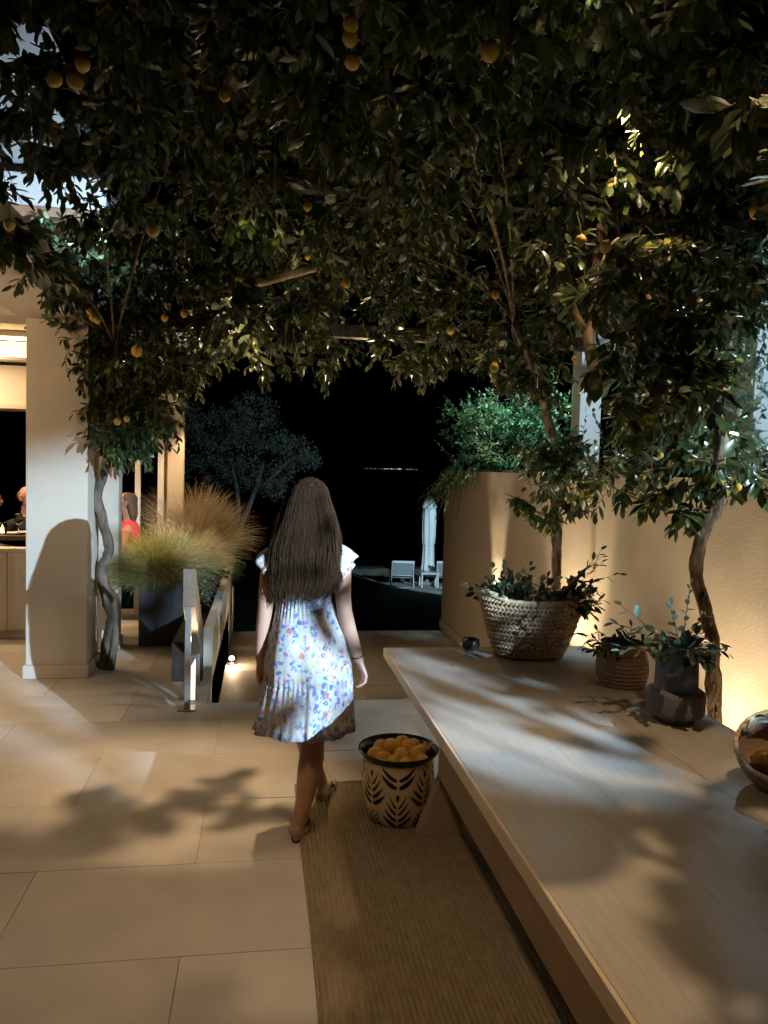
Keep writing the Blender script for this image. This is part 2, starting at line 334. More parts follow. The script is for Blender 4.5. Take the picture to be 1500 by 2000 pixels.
def floral_mat():
    """white cotton printed with small scattered blossoms and leaf strokes"""
    M = bpy.data.materials.new('floral_cotton'); M.use_nodes = True; t = M.node_tree; N = t.nodes; Lk = t.links
    b = N['Principled BSDF']; b.inputs['Roughness'].default_value = .85
    tc = N.new('ShaderNodeTexCoord'); src = tc.outputs['Object']
    wn = N.new('ShaderNodeTexNoise'); wn.inputs['Scale'].default_value = 55; Lk.new(src, wn.inputs[0])
    wv = N.new('ShaderNodeVectorMath'); wv.operation = 'MULTIPLY_ADD'; wv.inputs[1].default_value = (.030, .030, .030)
    Lk.new(wn.outputs['Color'], wv.inputs[0]); Lk.new(src, wv.inputs[2])
    def layer(base, scale, radius, cols, offs, soft=.06, stretch=(1, 1, 1)):
        mp = N.new('ShaderNodeMapping'); mp.inputs['Location'].default_value = offs; mp.inputs['Scale'].default_value = stretch; mp.inputs['Rotation'].default_value = (0, .6 if stretch != (1, 1, 1) else 0, 0)
        Lk.new(wv.outputs[0], mp.inputs[0])
        vo = N.new('ShaderNodeTexVoronoi'); vo.inputs['Scale'].default_value = scale; Lk.new(mp.outputs[0], vo.inputs['Vector'])
        sp = N.new('ShaderNodeSeparateColor'); Lk.new(vo.outputs['Color'], sp.inputs[0])
        pal = N.new('ShaderNodeValToRGB'); pal.color_ramp.interpolation = 'CONSTANT'; e = pal.color_ramp.elements
        e[0].position = 0; e[0].color = (*cols[0], 1); e[1].position = 1/len(cols); e[1].color = (*cols[1], 1)
        for i, c in enumerate(cols[2:]): x = e.new((i+2)/len(cols)); x.color = (*c, 1)
        Lk.new(sp.outputs[0], pal.inputs[0])
        mr = N.new('ShaderNodeMapRange'); mr.inputs['From Min'].default_value = radius; mr.inputs['From Max'].default_value = radius+soft; mr.inputs['To Min'].default_value = .85; mr.inputs['To Max'].default_value = 0
        Lk.new(vo.outputs['Distance'], mr.inputs[0])
        mx = N.new('ShaderNodeMix'); mx.data_type = 'RGBA'; Lk.new(mr.outputs[0], mx.inputs[0])
        if isinstance(base, tuple): mx.inputs[6].default_value = (*base, 1)
        else: Lk.new(base, mx.inputs[6])
        Lk.new(pal.outputs[0], mx.inputs[7]); return mx.outputs[2]
    W_ = (.60, .60, .60)
    c = layer(W_, 70, .36, [(.34, .44, .62), (.48, .52, .30), (.55, .44, .64), (.40, .54, .46), W_, (.50, .56, .66)], (.3, .1, .7), .22, (1, 1, .4))
    c = layer(c, 36, .34, [(.08, .16, .50), (.62, .12, .16), W_, (.66, .58, .16), (.36, .18, .46), (.07, .13, .36), (.56, .34, .56), (.14, .28, .58)], (0, 0, 0), .14)
    c = layer(c, 36, .11, [(.70, .62, .30), (.75, .70, .72), (.10, .10, .25)], (0, 0, 0), .05)
    c = layer(c, 48, .18, [(.12, .24, .62), (.12, .18, .16), W_, (.48, .24, .44), (.14, .28, .44), (.16, .30, .20)], (.7, .2, .4), .14, (1, 1, .6))
    Lk.new(c, b.inputs['Base Color'])
    tr = N.new('ShaderNodeBsdfTranslucent'); Lk.new(c, tr.inputs[0]); ms = N.new('ShaderNodeMixShader'); ms.inputs[0].default_value = .15
    Lk.new(b.outputs[0], ms.inputs[1]); Lk.new(tr.outputs[0], ms.inputs[2]); Lk.new(ms.outputs[0], N['Material Output'].inputs[0])
    return M
FLORAL = floral_mat()
CLUMPS = {
  'left': '-88,262,309,7 -86,269,314,7 -74,266,316,9 -61,255,308,7 -60,276,324,8 -37,254,312,6 -28,253,315,8 -15,248,315,8 -19,312,354,12 3,250,317,7 -93,271,308,6 -76,284,321,9 -57,260,308,7 -42,250,305,6 -38,278,317,7 -43,315,341,9 -8,281,323,9 -10,365,374,13 -1,268,317,6 -55,284,310,8 -49,267,307,6 -37,272,310,8 -46,337,348,11 -30,297,323,7 -34,340,351,10 -14,265,309,8 -19,353,357,12 0,287,320,9 -106,310,311,9 -80,320,318,8 -67,313,318,8 -50,284,306,8 -34,323,324,10 -17,292,310,8 -20,336,334,11 -1,272,305,7 -1,334,337,10 -126,361,321,8 -85,311,306,8 -77,321,311,7 -73,341,325,10 -58,331,317,10 -68,386,346,14 -45,331,322,8 -58,426,370,12 -35,327,319,9 -46,428,373,14 -25,329,322,11 -30,394,354,15 -1,324,320,9 -1,389,357,13 -118,349,305,10 -100,330,305,7 -94,330,306,7 -78,323,305,8 -56,316,305,8 -49,331,312,9 -63,432,361,13 -26,357,322,11 -29,402,347,14 -14,345,322,11 -16,400,347,15 6,361,323,10 8,447,360,14 -131,401,325,9 -100,365,307,11 -90,378,318,10 -62,368,310,12 -49,353,308,11 -37,376,314,10 -27,393,324,13 -37,530,385,21 3,342,311,10 -141,410,306,12 -106,401,307,12 -104,429,315,14 -79,409,311,10 -71,397,317,12 -54,367,306,10 -10,362,308,10 -13,465,356,15 -162,495,325,15 -79,462,318,14 -92,538,347,19 -45,444,322,15 -26,433,320,14 -8,420,315,11 -9,485,343,15 3,431,319,13 -182,517,319,10 -84,473,312,15 -96,542,340,20 -64,481,316,12 -26,486,323,16 -13,466,310,13 -16,605,361,20 0,450,314,15 -181,577,319,11 -238,758,368,16 -162,581,325,14 -128,530,308,17 -164,680,350,25 -106,544,320,17 -98,545,315,15 -72,533,315,15 -84,616,341,20 -57,537,321,13 -70,667,362,19 -36,519,315,16 -8,511,314,14 -11,684,365,22 1,530,317,14 -184,669,322,19 -143,625,321,20 -173,759,358,28 -127,582,311,14 -102,592,310,16 -81,600,313,18 -64,612,319,15 -37,593,320,19 -8,558,316,18 9,573,313,17 12,762,371,26 -183,668,310,11 -147,615,300,17 -145,669,302,18 -168,778,328,24 -105,658,317,20 -120,748,346,26 -85,661,313,17 -98,758,343,22 -71,651,314,19 -33,595,297,19 -39,704,326,25 -23,633,315,20 -28,766,349,28 8,652,312,16 -170,698,284,17 -138,673,294,22 -157,764,323,29 -97,620,280,19 -116,745,306,26 -91,656,296,15 -57,632,287,16 -34,620,280,21 -13,598,278,21 16,655,298,16 18,750,319,21 -142,608,253,20 -144,703,267,18 -105,610,260,14 -75,586,251,17 -62,632,270,22 -30,598,263,20 -8,597,264,16 16,644,274,18 -140,617,237,14 -124,621,242,19 -97,578,240,19 -110,657,253,24 -90,678,248,23 -65,663,255,17 5,643,256,21 -120,617,225,18 -97,626,215,15 -111,711,224,20 -90,634,227,15 -123,606,202,16 -141,693,214,21 -114,675,201,18 -85,630,201,18 -102,588,183,14 -84,580,194,13 -97,625,203,18 -95,636,214,15 -119,628,283,17 -113,649,222,15 -86,604,258,12 -88,643,211,13 -87,595,187,14 -101,589,214,16 -93,612,265,17 -102,647,227,14 -114,633,207,16 -97,594,195,15 -104,582,186,12 -116,586,183,12 -109,627,189,16 -72,609,238,15 -143,629,251,13 -54,600,254,12 -86,583,214,13 -114,649,221,17 -56,578,228,12 -98,591,186,14 -85,581,204,11 -128,593,236,15 -132,646,239,14 -98,621,190,14 -107,599,211,16 -107,635,264,14 -53,589,243,13 -109,603,189,16 -47,629,254,17 -126,638,261,17 -120,603,256,12 -93,623,240,12 -130,606,260,12 -104,589,183,15 -96,622,181,14 -113,638,243,17 -64,620,234,16 -115,601,252,16 -80,632,201,17 -67,588,235,15 -38,634,285,13 -75,579,201,14 -85,639,243,16 -131,417,275,9 -129,437,272,9 -129,468,271,10 -130,503,271,11 -128,428,284,9 -127,468,283,10 -134,544,270,12 -128,453,290,10 -131,504,288,11 -128,534,283,11 -132,423,286,9 -87,326,314,7 -99,348,310,7 -94,389,320,8 -103,338,298,7 -106,461,302,10',
  'mid': '11,234,310,6 14,314,360,10 21,248,318,6 30,235,308,6 38,243,318,7 46,295,352,10 44,246,316,7 62,239,313,7 70,231,312,7 12,258,311,8 32,268,324,7 40,329,364,10 50,252,312,8 59,296,340,10 57,248,317,7 74,322,362,10 14,289,320,8 18,374,366,11 27,290,324,7 30,331,352,10 34,286,321,9 46,274,319,9 59,349,362,13 61,257,314,7 77,244,305,7 13,298,321,8 21,274,308,9 35,284,317,9 47,381,374,14 60,293,317,9 66,280,312,8 85,361,358,12 75,277,312,7 87,322,337,9 93,298,323,10 15,295,311,10 20,390,359,14 24,296,308,7 27,335,328,10 34,309,317,8 40,370,351,11 45,298,313,10 55,289,307,8 72,290,314,7 77,273,307,7 102,365,354,11 14,326,315,11 25,325,315,8 34,438,371,12 35,324,314,11 49,332,322,10 58,294,305,9 72,361,343,13 75,317,318,8 84,356,341,10 88,323,318,8 19,327,305,9 25,352,311,11 34,467,359,17 37,339,308,10 46,423,348,14 61,360,325,10 70,373,323,12 75,336,310,9 95,425,355,14 91,348,322,11 118,451,373,16 107,345,323,11 131,422,361,15 34,374,315,11 47,373,314,11 58,461,351,15 54,356,311,12 72,368,312,11 91,468,359,16 91,398,321,13 102,372,315,12 115,422,341,16 57,440,321,13 71,545,360,18 61,393,312,10 81,429,318,12 93,491,341,16 94,400,316,14 120,391,308,10 28,452,310,13 36,593,358,19 34,464,320,11 45,616,379,17 61,477,323,16 70,552,350,21 86,434,313,12 109,549,356,18 104,449,314,15 134,459,320,12 22,485,306,16 27,587,345,23 54,547,322,14 66,669,358,20 64,464,311,12 79,573,346,17 86,493,312,17 106,538,324,17 141,715,387,26 117,492,323,16 146,616,365,23 133,452,309,11 180,610,361,17 149,464,305,13 31,561,306,18 41,726,351,27 47,548,305,15 62,721,353,22 71,529,311,16 98,556,310,18 120,597,323,18 126,546,321,15 156,674,359,22 152,524,308,14 40,630,314,21 52,641,312,16 59,721,340,21 83,623,320,20 103,641,317,20 116,728,339,26 134,624,311,19 141,592,309,19 159,666,328,25 167,608,308,20 191,696,334,27 35,600,292,16 49,638,296,20 87,616,299,20 97,565,288,19 119,600,298,15 135,559,277,17 175,727,318,25 168,604,285,17 184,569,279,21 26,590,267,18 50,575,259,16 63,717,293,24 86,630,279,13 97,616,271,21 119,601,264,19 152,623,267,21 165,559,259,19 183,583,263,16 38,579,242,13 47,718,266,18 101,563,244,11 119,586,249,16 135,663,268,20 186,623,251,11 189,527,143,8 202,525,147,11 211,523,136,11 212,513,151,11 200,524,134,7 207,525,165,12 201,537,182,13 180,528,146,5 -10,395,255,5 12,410,250,5 -28,412,262,5 -10,407,233,13 -24,404,242,10 8,405,242,8 196,497,175,12 204,510,181,12 196,488,183,11 194,492,179,12 164,492,227,10 190,478,172,9 196,513,227,12 193,486,180,9 186,484,172,11 176,505,236,9 189,485,244,10 156,522,244,10 198,493,172,12 194,481,181,11 194,482,181,12 166,526,266,10',  # includes low clumps added under the middle lamp to shade the floor
  'right': '77,213,305,7 82,215,305,7 96,221,309,6 115,266,342,9 114,240,324,7 121,233,320,7 159,309,372,11 127,222,317,8 166,290,367,12 133,218,311,7 150,246,332,9 155,223,318,7 82,255,322,8 100,311,361,11 101,252,319,7 125,312,359,10 105,247,320,9 122,287,349,12 123,256,324,9 127,248,320,8 122,219,305,8 148,265,337,11 150,245,324,7 194,318,376,11 158,248,324,7 213,334,380,10 163,239,320,7 86,243,309,6 101,264,319,8 114,262,319,8 142,327,359,12 126,259,320,8 165,340,371,12 138,261,319,7 182,344,372,10 143,253,317,8 170,301,347,10 151,251,314,7 203,336,369,11 156,241,315,8 206,319,364,12 173,250,322,9 225,324,371,13 90,257,310,7 114,283,324,8 131,273,322,7 169,354,373,10 145,280,323,8 156,274,320,9 176,309,344,12 153,248,310,8 156,241,306,7 181,279,329,9 186,268,324,8 230,331,362,11 107,300,320,10 118,306,321,11 131,304,324,9 134,281,314,9 163,343,348,12 149,293,319,10 175,344,347,14 155,276,311,9 177,317,336,12 158,255,305,8 186,301,332,11 180,255,309,7 242,343,361,11 108,328,323,9 112,320,317,11 146,417,367,17 160,328,323,11 215,441,379,18 165,307,315,8 196,365,344,12 160,289,307,7 185,332,330,10 173,282,309,9 210,341,342,13 187,280,311,10 232,346,351,15 118,327,312,10 144,349,322,11 135,311,311,11 144,297,306,11 163,314,315,8 192,370,344,11 179,312,308,10 242,420,358,15 193,314,310,10 257,419,359,16 192,297,311,11 123,374,318,9 126,348,309,12 163,450,354,17 147,379,324,13 191,492,373,20 157,349,315,11 178,363,319,11 181,317,306,11 192,315,307,12 231,379,339,16 223,344,319,13 290,449,367,20 246,348,322,12 292,414,357,17 131,364,310,12 162,452,349,18 154,377,306,12 176,431,328,15 182,417,322,14 221,505,359,19 171,356,306,10 218,454,350,15 191,355,311,10 235,384,317,11 297,486,365,17 278,399,325,11 362,520,380,16 152,425,320,14 193,539,369,21 160,412,314,11 192,494,349,15 196,438,319,15 216,405,315,13 255,478,346,17 261,384,312,10 274,378,312,11 181,516,322,14 226,644,369,19 178,446,310,13 236,593,366,19 209,471,315,13 280,632,370,21 229,464,311,16 295,599,361,24 266,487,319,18 329,604,359,26 260,462,320,16 348,618,374,25 298,485,323,17 366,596,368,24 312,472,321,15 323,456,318,14 406,574,363,20 186,552,315,16 216,641,345,21 178,499,312,13 227,639,360,19 216,511,306,18 281,666,353,28 228,506,305,16 186,383,273,11 220,452,300,15 215,414,290,14 245,426,296,11 287,500,323,16 259,406,285,13 254,378,282,11 268,372,276,14 357,496,319,21 201,596,313,17 188,520,299,15 221,613,331,20 215,532,300,18 219,491,286,18 206,412,268,14 277,556,311,22 217,413,276,14 290,553,317,22 241,403,269,12 275,460,289,16 250,394,266,15 334,527,308,23 271,412,271,14 280,390,271,15 173,472,266,13 223,609,297,19 198,483,273,18 251,613,310,26 179,387,254,12 201,436,272,15 194,388,253,14 225,451,275,18 235,424,256,14 298,538,282,20 221,377,257,13 282,483,289,19 269,420,261,14 264,385,261,12 307,448,284,16 289,412,267,8 388,553,309,13 189,511,263,15 212,415,239,15 216,397,243,13 263,484,264,18 223,392,242,13 258,407,243,12 338,535,277,18 187,546,251,20 231,676,282,28 179,495,232,10 222,614,253,14 204,406,225,13 228,434,237,13 219,374,228,11 268,457,246,15 236,374,226,11 200,391,212,11 216,395,216,12 242,409,212,13 308,522,229,20 249,389,218,10 327,511,244,15 217,421,204,11 268,522,222,16 210,377,198,12 283,509,215,18 244,416,204,11 239,393,187,9 293,483,196,13 180,479,172,11 181,448,164,12 184,417,166,12 187,396,158,11 193,385,165,11 200,374,167,11 204,358,158,10 209,352,168,12 213,341,161,9 210,332,173,11 225,340,171,11 235,338,167,10 202,347,146,6 209,346,151,7 179,417,149,7 199,373,153,7 253,367,183,12 238,369,188,12 249,347,177,10 212,383,179,13 205,404,179,13 201,435,177,12 217,372,183,12 175,333,255,8 148,316,255,9 196,322,215,11 190,333,209,9 159,311,196,10 182,315,221,11 192,324,219,9 180,326,270,10 143,333,243,9 181,352,198,12 191,331,241,10 182,309,202,11 122,338,267,9 168,328,235,12 169,315,193,10 165,344,258,9 185,319,206,9 170,347,229,11 196,332,248,9 181,353,242,10 200,320,234,11 151,316,258,11 148,309,221,9 173,343,267,10 148,315,252,11 185,319,261,11 173,342,208,12 177,318,222,9 182,310,207,8 174,322,240,12 198,329,206,11 167,332,191,9 177,340,206,10 197,347,220,12 174,311,231,8 202,337,214,11 189,329,219,10 186,347,202,12 206,349,208,13 171,342,231,12 142,307,214,9 190,318,205,10 183,347,231,10 173,329,200,11 223,348,267,13 187,338,275,12 143,352,258,10 134,345,267,11 175,299,205,11 204,337,199,10 199,321,250,10 126,163,230,9 135,164,230,7 120,142,235,6 125,172,245,5 105,162,250,5 150,190,240,5',  # last clumps are added to cast shade on the table, mostly out of view
}
LEMONS = [('left',-0.72,2.81,2.93,0.026), ('left',-0.56,2.41,2.75,0.025), ('left',-0.63,2.81,2.99,0.026), ('left',-0.85,3.48,3.11,0.026), ('left',-0.17,3.06,3.05,0.025), ('left',-0.22,4.45,3.55,0.026), ('mid',0.24,2.43,3.01,0.025), ('mid',0.24,2.45,2.98,0.025), ('mid',0.26,2.57,2.97,0.025), ('mid',0.57,2.03,2.76,0.026), ('left',-1.16,3.78,2.71,0.026), ('left',-0.43,3.07,2.53,0.025), ('mid',0.21,4.27,3.06,0.025), ('mid',0.67,3.94,3.38,0.026), ('mid',0.69,4.25,3.63,0.025), ('right',1.39,3.34,2.70,0.025), ('right',1.36,3.01,2.58,0.025), ('right',1.84,2.74,2.67,0.025), ('right',1.92,3.67,3.56,0.025), ('right',2.22,3.28,3.47,0.026), ('mid',1.06,3.53,2.48,0.019), ('mid',1.06,3.51,2.14,0.022), ('left',-0.86,5.45,2.40,0.038), ('left',-1.18,5.52,2.66,0.024), ('left',-1.16,5.51,2.62,0.024), ('left',-1.13,5.51,2.60,0.024), ('left',-0.68,5.44,2.63,0.024), ('left',-0.55,5.42,2.66,0.024), ('left',-0.19,5.37,2.90,0.024), ('left',-0.98,5.44,1.92,0.024), ('left',-0.92,5.44,1.94,0.021), ('mid',0.43,4.26,2.66,0.025), ('mid',0.27,5.31,3.07,0.021), ('mid',0.19,5.29,2.54,0.021), ('mid',1.13,4.70,2.52,0.025), ('right',1.67,3.43,2.46,0.014), ('right',1.74,3.42,2.48,0.012), ('right',1.43,3.45,2.19,0.014), ('right',2.20,3.30,1.61,0.017), ('mid',0.56,4.96,3.61,0.026), ('right',1.86,4.60,3.20,0.025), ('right',1.36,4.13,3.36,0.025), ('right',1.84,3.37,1.75,0.014)]
# ------------------------------------------------------------------ leaves
def leaf_verts(w=.42, curl=.14, fold=.06):
    T = [0, .22, .52, .80, 1]; HW = [0, .38*w, .52*w, .36*w, 0]
    mid = [(t, 0, -curl*t*t) for t in T]
    le = [(T[i], HW[i], -curl*T[i]**2+fold) for i in (1, 2, 3)]; ri = [(T[i], -HW[i], -curl*T[i]**2+fold) for i in (1, 2, 3)]
    return mid+le+ri
LEAF_F = [(0, 1, 5), (5, 1, 2, 6), (6, 2, 3, 7), (7, 3, 4), (0, 8, 1), (1, 8, 9, 2), (2, 9, 10, 3), (3, 10, 4)]
def leaf_mesh(name, mat_, **k):
    me = bpy.data.meshes.new(name); me.from_pydata(leaf_verts(**k), [], LEAF_F); me.shade_smooth(); me.materials.append(mat_); return me
LV = [dict(w=.48, curl=.18, fold=.05), dict(w=.40, curl=.40, fold=.09), dict(w=.54, curl=.05, fold=.04), dict(w=.46, curl=-.16, fold=.07)]
def leaf_set(mat_, wide=1.0):
    return [(leaf_mesh('leaf_blade', mat_, w=k['w']*wide, curl=k['curl'], fold=k['fold']), np.array(leaf_verts(k['w']*wide, k['curl'], k['fold']))) for k in LV]
def frame(d, up):
    x = d.normalized(); z = up - x*up.dot(x)
    if z.length < 1e-4: z = x.orthogonal()
    z.normalize(); y = z.cross(x)
    return Matrix((x, y, z)).transposed()
def rv(s=1.0): return Vector((random.gauss(0, 1), random.gauss(0, 1), random.gauss(0, 1)))*s
def sprig(p, d, length, n, size, out, stems, droop=.35, spread=1.0, stem_r=.0026, sz_var=.45):
    """a twig with n leaves set round it; appends (variant, matrix, size) to out"""
    d = d.normalized(); pts = [p.copy()]; q = p.copy(); seg = 4
    for i in range(seg):
        d = (d + Vector((0, 0, -droop*.22)) + rv(.07)).normalized(); q = q + d*length/seg; pts.append(q.copy())
    stems.append((pts, stem_r))
    ph = random.random()*6.28; side = d.orthogonal().normalized()
    for i in range(n):
        t = (i+1)/n; k = min(seg-1, int(t*seg)); a = pts[k].lerp(pts[k+1], t*seg-k)
        ax = (pts[k+1]-pts[k]).normalized(); ph += 2.4
        s_ = Matrix.Rotation(ph, 3, ax) @ ax.orthogonal().normalized()
        ld = ax*(.55 + .5*t) + s_*spread*(1.0-.45*t) + Vector((0, 0, -droop*.6)) + rv(.12)
        M3 = frame(ld, Vector((0, 0, 1)) + rv(.35))
        sz = size*(1-random.random()*sz_var)*(.75+.25*math.sin(3.14*min(1, t+.15)))
        M4 = (M3*sz).to_4x4(); M4.translation = a
        out.append((random.randrange(4), M4, sz))
def batch_leaves(lst, lset, name, mat_, parent=None):
    vs = []; N = len(lst)
    allv = np.empty((N, 11, 3))
    for v_ in range(4):
        idx = [i for i, l in enumerate(lst) if l[0] == v_]
        if not idx: continue
        Ms = np.array([lst[i][1] for i in idx]); L = lset[v_][1]
        allv[idx] = np.einsum('nij,kj->nki', Ms[:, :3, :3], L) + Ms[:, None, :3, 3]
    org = np.array(ORG.get(parent.name, (0, 0, 0))) if parent else np.zeros(3)
    allv = allv.reshape(-1, 3) - org
    fl = []; ls = []; k = 0
    base = [i for f in LEAF_F for i in f]; tot = [len(f) for f in LEAF_F]
    loops = (np.array(base)[None, :] + (np.arange(N)*11)[:, None]).ravel()
    tots = np.tile(np.array(tot), N); starts = np.concatenate(([0], np.cumsum(tots)[:-1]))
    me = bpy.data.meshes.new(name); me.vertices.add(len(allv)); me.vertices.foreach_set('co', allv.astype(np.float32).ravel())
    me.loops.add(len(loops)); me.loops.foreach_set('vertex_index', loops.astype(np.int32))
    me.polygons.add(len(tots)); me.polygons.foreach_set('loop_start', starts.astype(np.int32))
    try: me.polygons.foreach_set('loop_total', tots.astype(np.int32))
    except Exception: pass
    me.update(calc_edges=True); me.validate(); me.shade_smooth(); me.materials.append(mat_)
    o = bpy.data.objects.new(name, me); COL.objects.link(o)
    if parent: o.parent = parent
    o['kind'] = 'stuff'; return o
def stems_mesh(stems, name, mat_, parent, n=3):
    mb = MB()
    for pts, r in stems:
        k = len(pts); mb.tube(pts, [r*(1-.6*i/(k-1)) for i in range(k)], n, cap=False)
    o = mb.build(name, mat_, parent, True); o['kind'] = 'stuff'; return o
CAMI = np.array(cam_o.matrix_world.inverted())
def pick_visible(lst, n, lset=None):
    """indices of the n leaves that show largest in the photograph (crude depth test)"""
    if not lst: return []
    P = np.array([(l[1] @ Vector((.5, 0, 0))) for l in lst]); P = np.c_[P, np.ones(len(P))] @ CAMI.T
    d = -P[:, 2]; x = 768/2 + 768*P[:, 0]/d; y = 512 - 768*P[:, 1]/d
    x = 384 + (P[:, 0]/d)*768; sz = np.array([l[2] for l in lst])/d*768
    ok = (d > .2) & (x > -4) & (x < 772) & (y > -4) & (y < 1028)
    cell = {}
    for i in np.where(ok)[0]:
        cell.setdefault((int(x[i]/9), int(y[i]/9)), []).append(i)
    front = []
    for c, ii in cell.items():
        ii.sort(key=lambda i: d[i]); front += ii[:1]
    front.sort(key=lambda i: -sz[i]); return front[:n]
def plant_leaves(root, lst, lset, stems, mat_, n_single, leafname='leaf', twig=TWIG):
    sel = set(pick_visible(lst, n_single))
    for i in sel:
        v_, M4, sz = lst[i]; link(leafname, lset[v_][0], root, None, M4)
    rest = [l for i, l in enumerate(lst) if i not in sel]
    if rest: batch_leaves(rest, lset, 'foliage', mat_, root)
    if stems: stems_mesh(stems, 'twig', twig, root)

# ------------------------------------------------------------------ the ground
def tag_struct(o): o['kind'] = 'structure'; return o
def floor_area(name, x0, x1, y0, y1, z, rects, view=True):
    """a floor slab (joints) carrying paving slabs, each an object"""
    fl = MB()
    for (a, b, c, d) in rects: fl.box(a, b, c, d, z-.5, z-.006)
    root = tag_struct(fl.build(name, GROUT))
    full = {}
    k0 = int((y0-2.555)/.61)-2
    for k in range(k0, k0+40):
        ya, yb = 2.555+.61*k, 2.555+.61*(k+1)
        off = -.245 if k % 2 else -.867
        for q in range(-8, 6):
            xa, xb = off+1.243*q, off+1.243*(q+1)
            for (a, b, c, d) in rects:
                u0_, u1_, v0_, v1_ = max(xa, a), min(xb, b), max(ya, c), min(yb, d)
                if u1_-u0_ < .02 or v1_-v0_ < .02: continue
                w, h = u1_-u0_-.003, v1_-v0_-.003; key = (round(w, 3), round(h, 3))
                if key not in full:
                    me = MB().box(-w/2, w/2, -h/2, h/2, -.02, 0).mesh('paving_slab'); me.materials.append(STONE)
                    full[key] = me
                o = bpy.data.objects.new('paving_slab', full[key]); COL.objects.link(o); o.parent = root
                o.location = ((u0_+u1_)/2, (v0_+v1_)/2, z + random.uniform(-.0008, .0008)); o.rotation_euler = (random.gauss(0, .0005), random.gauss(0, .0005), 0)
    return root
floor_area('terrace_floor', 0, 0, -1, 0, 0, [(-4.6, 2.44, -.5, 5.355), (-4.6, -.36, 5.355, 8.9)])
floor_area('lower_terrace', 0, 0, 5, 0, -.5, [(-.36, 2.44, 5.96, 10.0)])
st = MB()
for i in range(2): st.box(-.36, 2.44, 5.357+.3*i, 5.657+.3*i, -.9, -.167*(i+1))
tag_struct(st.build('garden_steps', STONE))
tag_struct(MB().box(-60, 60, 10.0, 26.5, -2.6, -1.76).build('garden_ground', LAWN))
# sand path with an uneven edge
xs = [2.2+.12*i for i in range(70)]
near = [np.interp(x, [2.2, 3.0, 3.3, 3.75, 4.2, 5.0, 6.0, 10.6], [25.3, 24.5, 22.8, 22.0, 21.2, 20.0, 19.2, 17]) + .12*math.sin(x*7) + .07*math.sin(x*17) for x in xs]
mb = MB(); mb.loft([[(x, n_ + (25.7+.1*math.sin(x*5)-n_)*q, -1.742 + (.03*math.sin(x*9+q*11)*math.sin(q*3.14) if 0 < q < 1 else 0)) for x, n_ in zip(xs, near)] for q in np.linspace(0, 1, 14)], close=False)
tag_struct(mb.build('sand_path', SAND, smooth=True))
tag_struct(MB().box(-1500, 1800, 26.5, 2900, -3.5, -2.9).build('sea', SEA))
mb = MB(); n = 40
mb.loft([[(-700+60*i, 2900, -3) for i in range(n)], [(-700+60*i, 2960, 2+3*abs(math.sin(i*.8))+2*math.sin(i*.31)) for i in range(n)]], close=False)
tag_struct(mb.build('far_shore', BLACK))
lampm = MB().ball((0, 0, 0), 1.3, 8, 5).mesh('shore_light', True); lampm.materials.append(LAMPW)
for i in range(22):
    t = random.random()*.85 + .02; s_ = random.choice((.35, .5, .6, .8, 1.1))
    px = 0.118 + .095*t
    o = bpy.data.objects.new('shore_light', lampm); COL.objects.link(o); D = 2890
    o.location = (D*px, D, 3.2 + random.uniform(-1, 1) - 4.5*t*0); o.scale = (s_*random.uniform(.6, 1.8), s_, s_*.8)
    tag(o, 'tiny warm lamp on the far shore across the dark sea', 'light', 'lamps along the far shore')

# ------------------------------------------------------------------ garden wall on the right
wr = thing('garden_wall', 'long rough plaster garden wall lit from below behind the wooden table', 'wall', (2.45, 5, 0))
nx, nz = 220, 60; rings = []
for j in range(nz+1):
    zz = -.55 + 2.20*j/nz
    rings.append([(2.45 - .004*mnoise.noise(Vector((i*.11, j*.13, 0))) - .0022*mnoise.noise(Vector((i*.6, j*.7, 4))), .2 + 10.0*(1-i/nx), zz) for i in range(nx+1)])
mb = MB(); mb.loft(rings, close=False)
mb.build('plaster_face', WALLM, wr, True)
MB().box(2.456, 2.80, -1.6, 10.2, -.6, 1.650).build('wall_core', WALLM, wr)
MB().box(2.425, 2.444, 5.98, 10.2, -.5, -.38).build('baseboard', CREAM, wr, bevel=.004)
MB().box(2.425, 2.444, .2, 5.35, 0, .10).build('baseboard', CREAM, wr, bevel=.004)
# white pillars beyond the wall
def pillar(x, y, w, lab, z1=3.4, z0=-1.7):
    t = thing('white_pillar', lab, 'pillar', (x, y, z0), 'pillars beyond the garden wall')
    MB().box(x, x+w, y, y+w, z0, z1).build('shaft', GREYW, t, bevel=.006)
    MB().box(x-.03, x+w+.03, y-.03, y+w+.03, z1, z1+.10).build('capital', GREYW, t, bevel=.006)
pillar(3.06, 7.2, .22, 'slim white pillar beyond the wall, left of the two, beside the hanging cut branch')
pillar(3.16, 4.62, .36, 'broad white pillar beyond the wall at the right edge behind bluish leaves')

# ------------------------------------------------------------------ house on the left
cl = thing('house_column', 'square cream column with a plinth beside the lemon tree trunk', 'column', (-1.52, 6.25, 0))
MB().box(-1.741, -1.302, 6.05, 6.46, .10, 2.69).build('shaft', CREAM, cl, bevel=.006)
MB().box(-1.757, -1.286, 6.034, 6.476, 0, .10).build('plinth', CREAM, cl, bevel=.004)
bm_ = thing('house_beam', 'broad cream beam running from the column towards the viewer', 'beam', (-1.55, 3, 2.69))
MB().box(-1.79, -1.372, -.5, 6.47, 2.692, 3.02).build('soffit', CREAM, bm_, bevel=.004)
MB().box(-4.6, -1.792, 6.06, 6.44, 2.70, 3.0).build('cross_beam', CREAM, bm_, bevel=.004)
MB().box(-4.6, -1.33, 6.60, 9.2, 2.95, 3.05).build('ceiling_slab', CREAM, bm_)
pw = thing('side_wall', 'narrow cream wall panel standing behind the lemon tree trunk', 'wall', (-1.32, 7.0, 0))
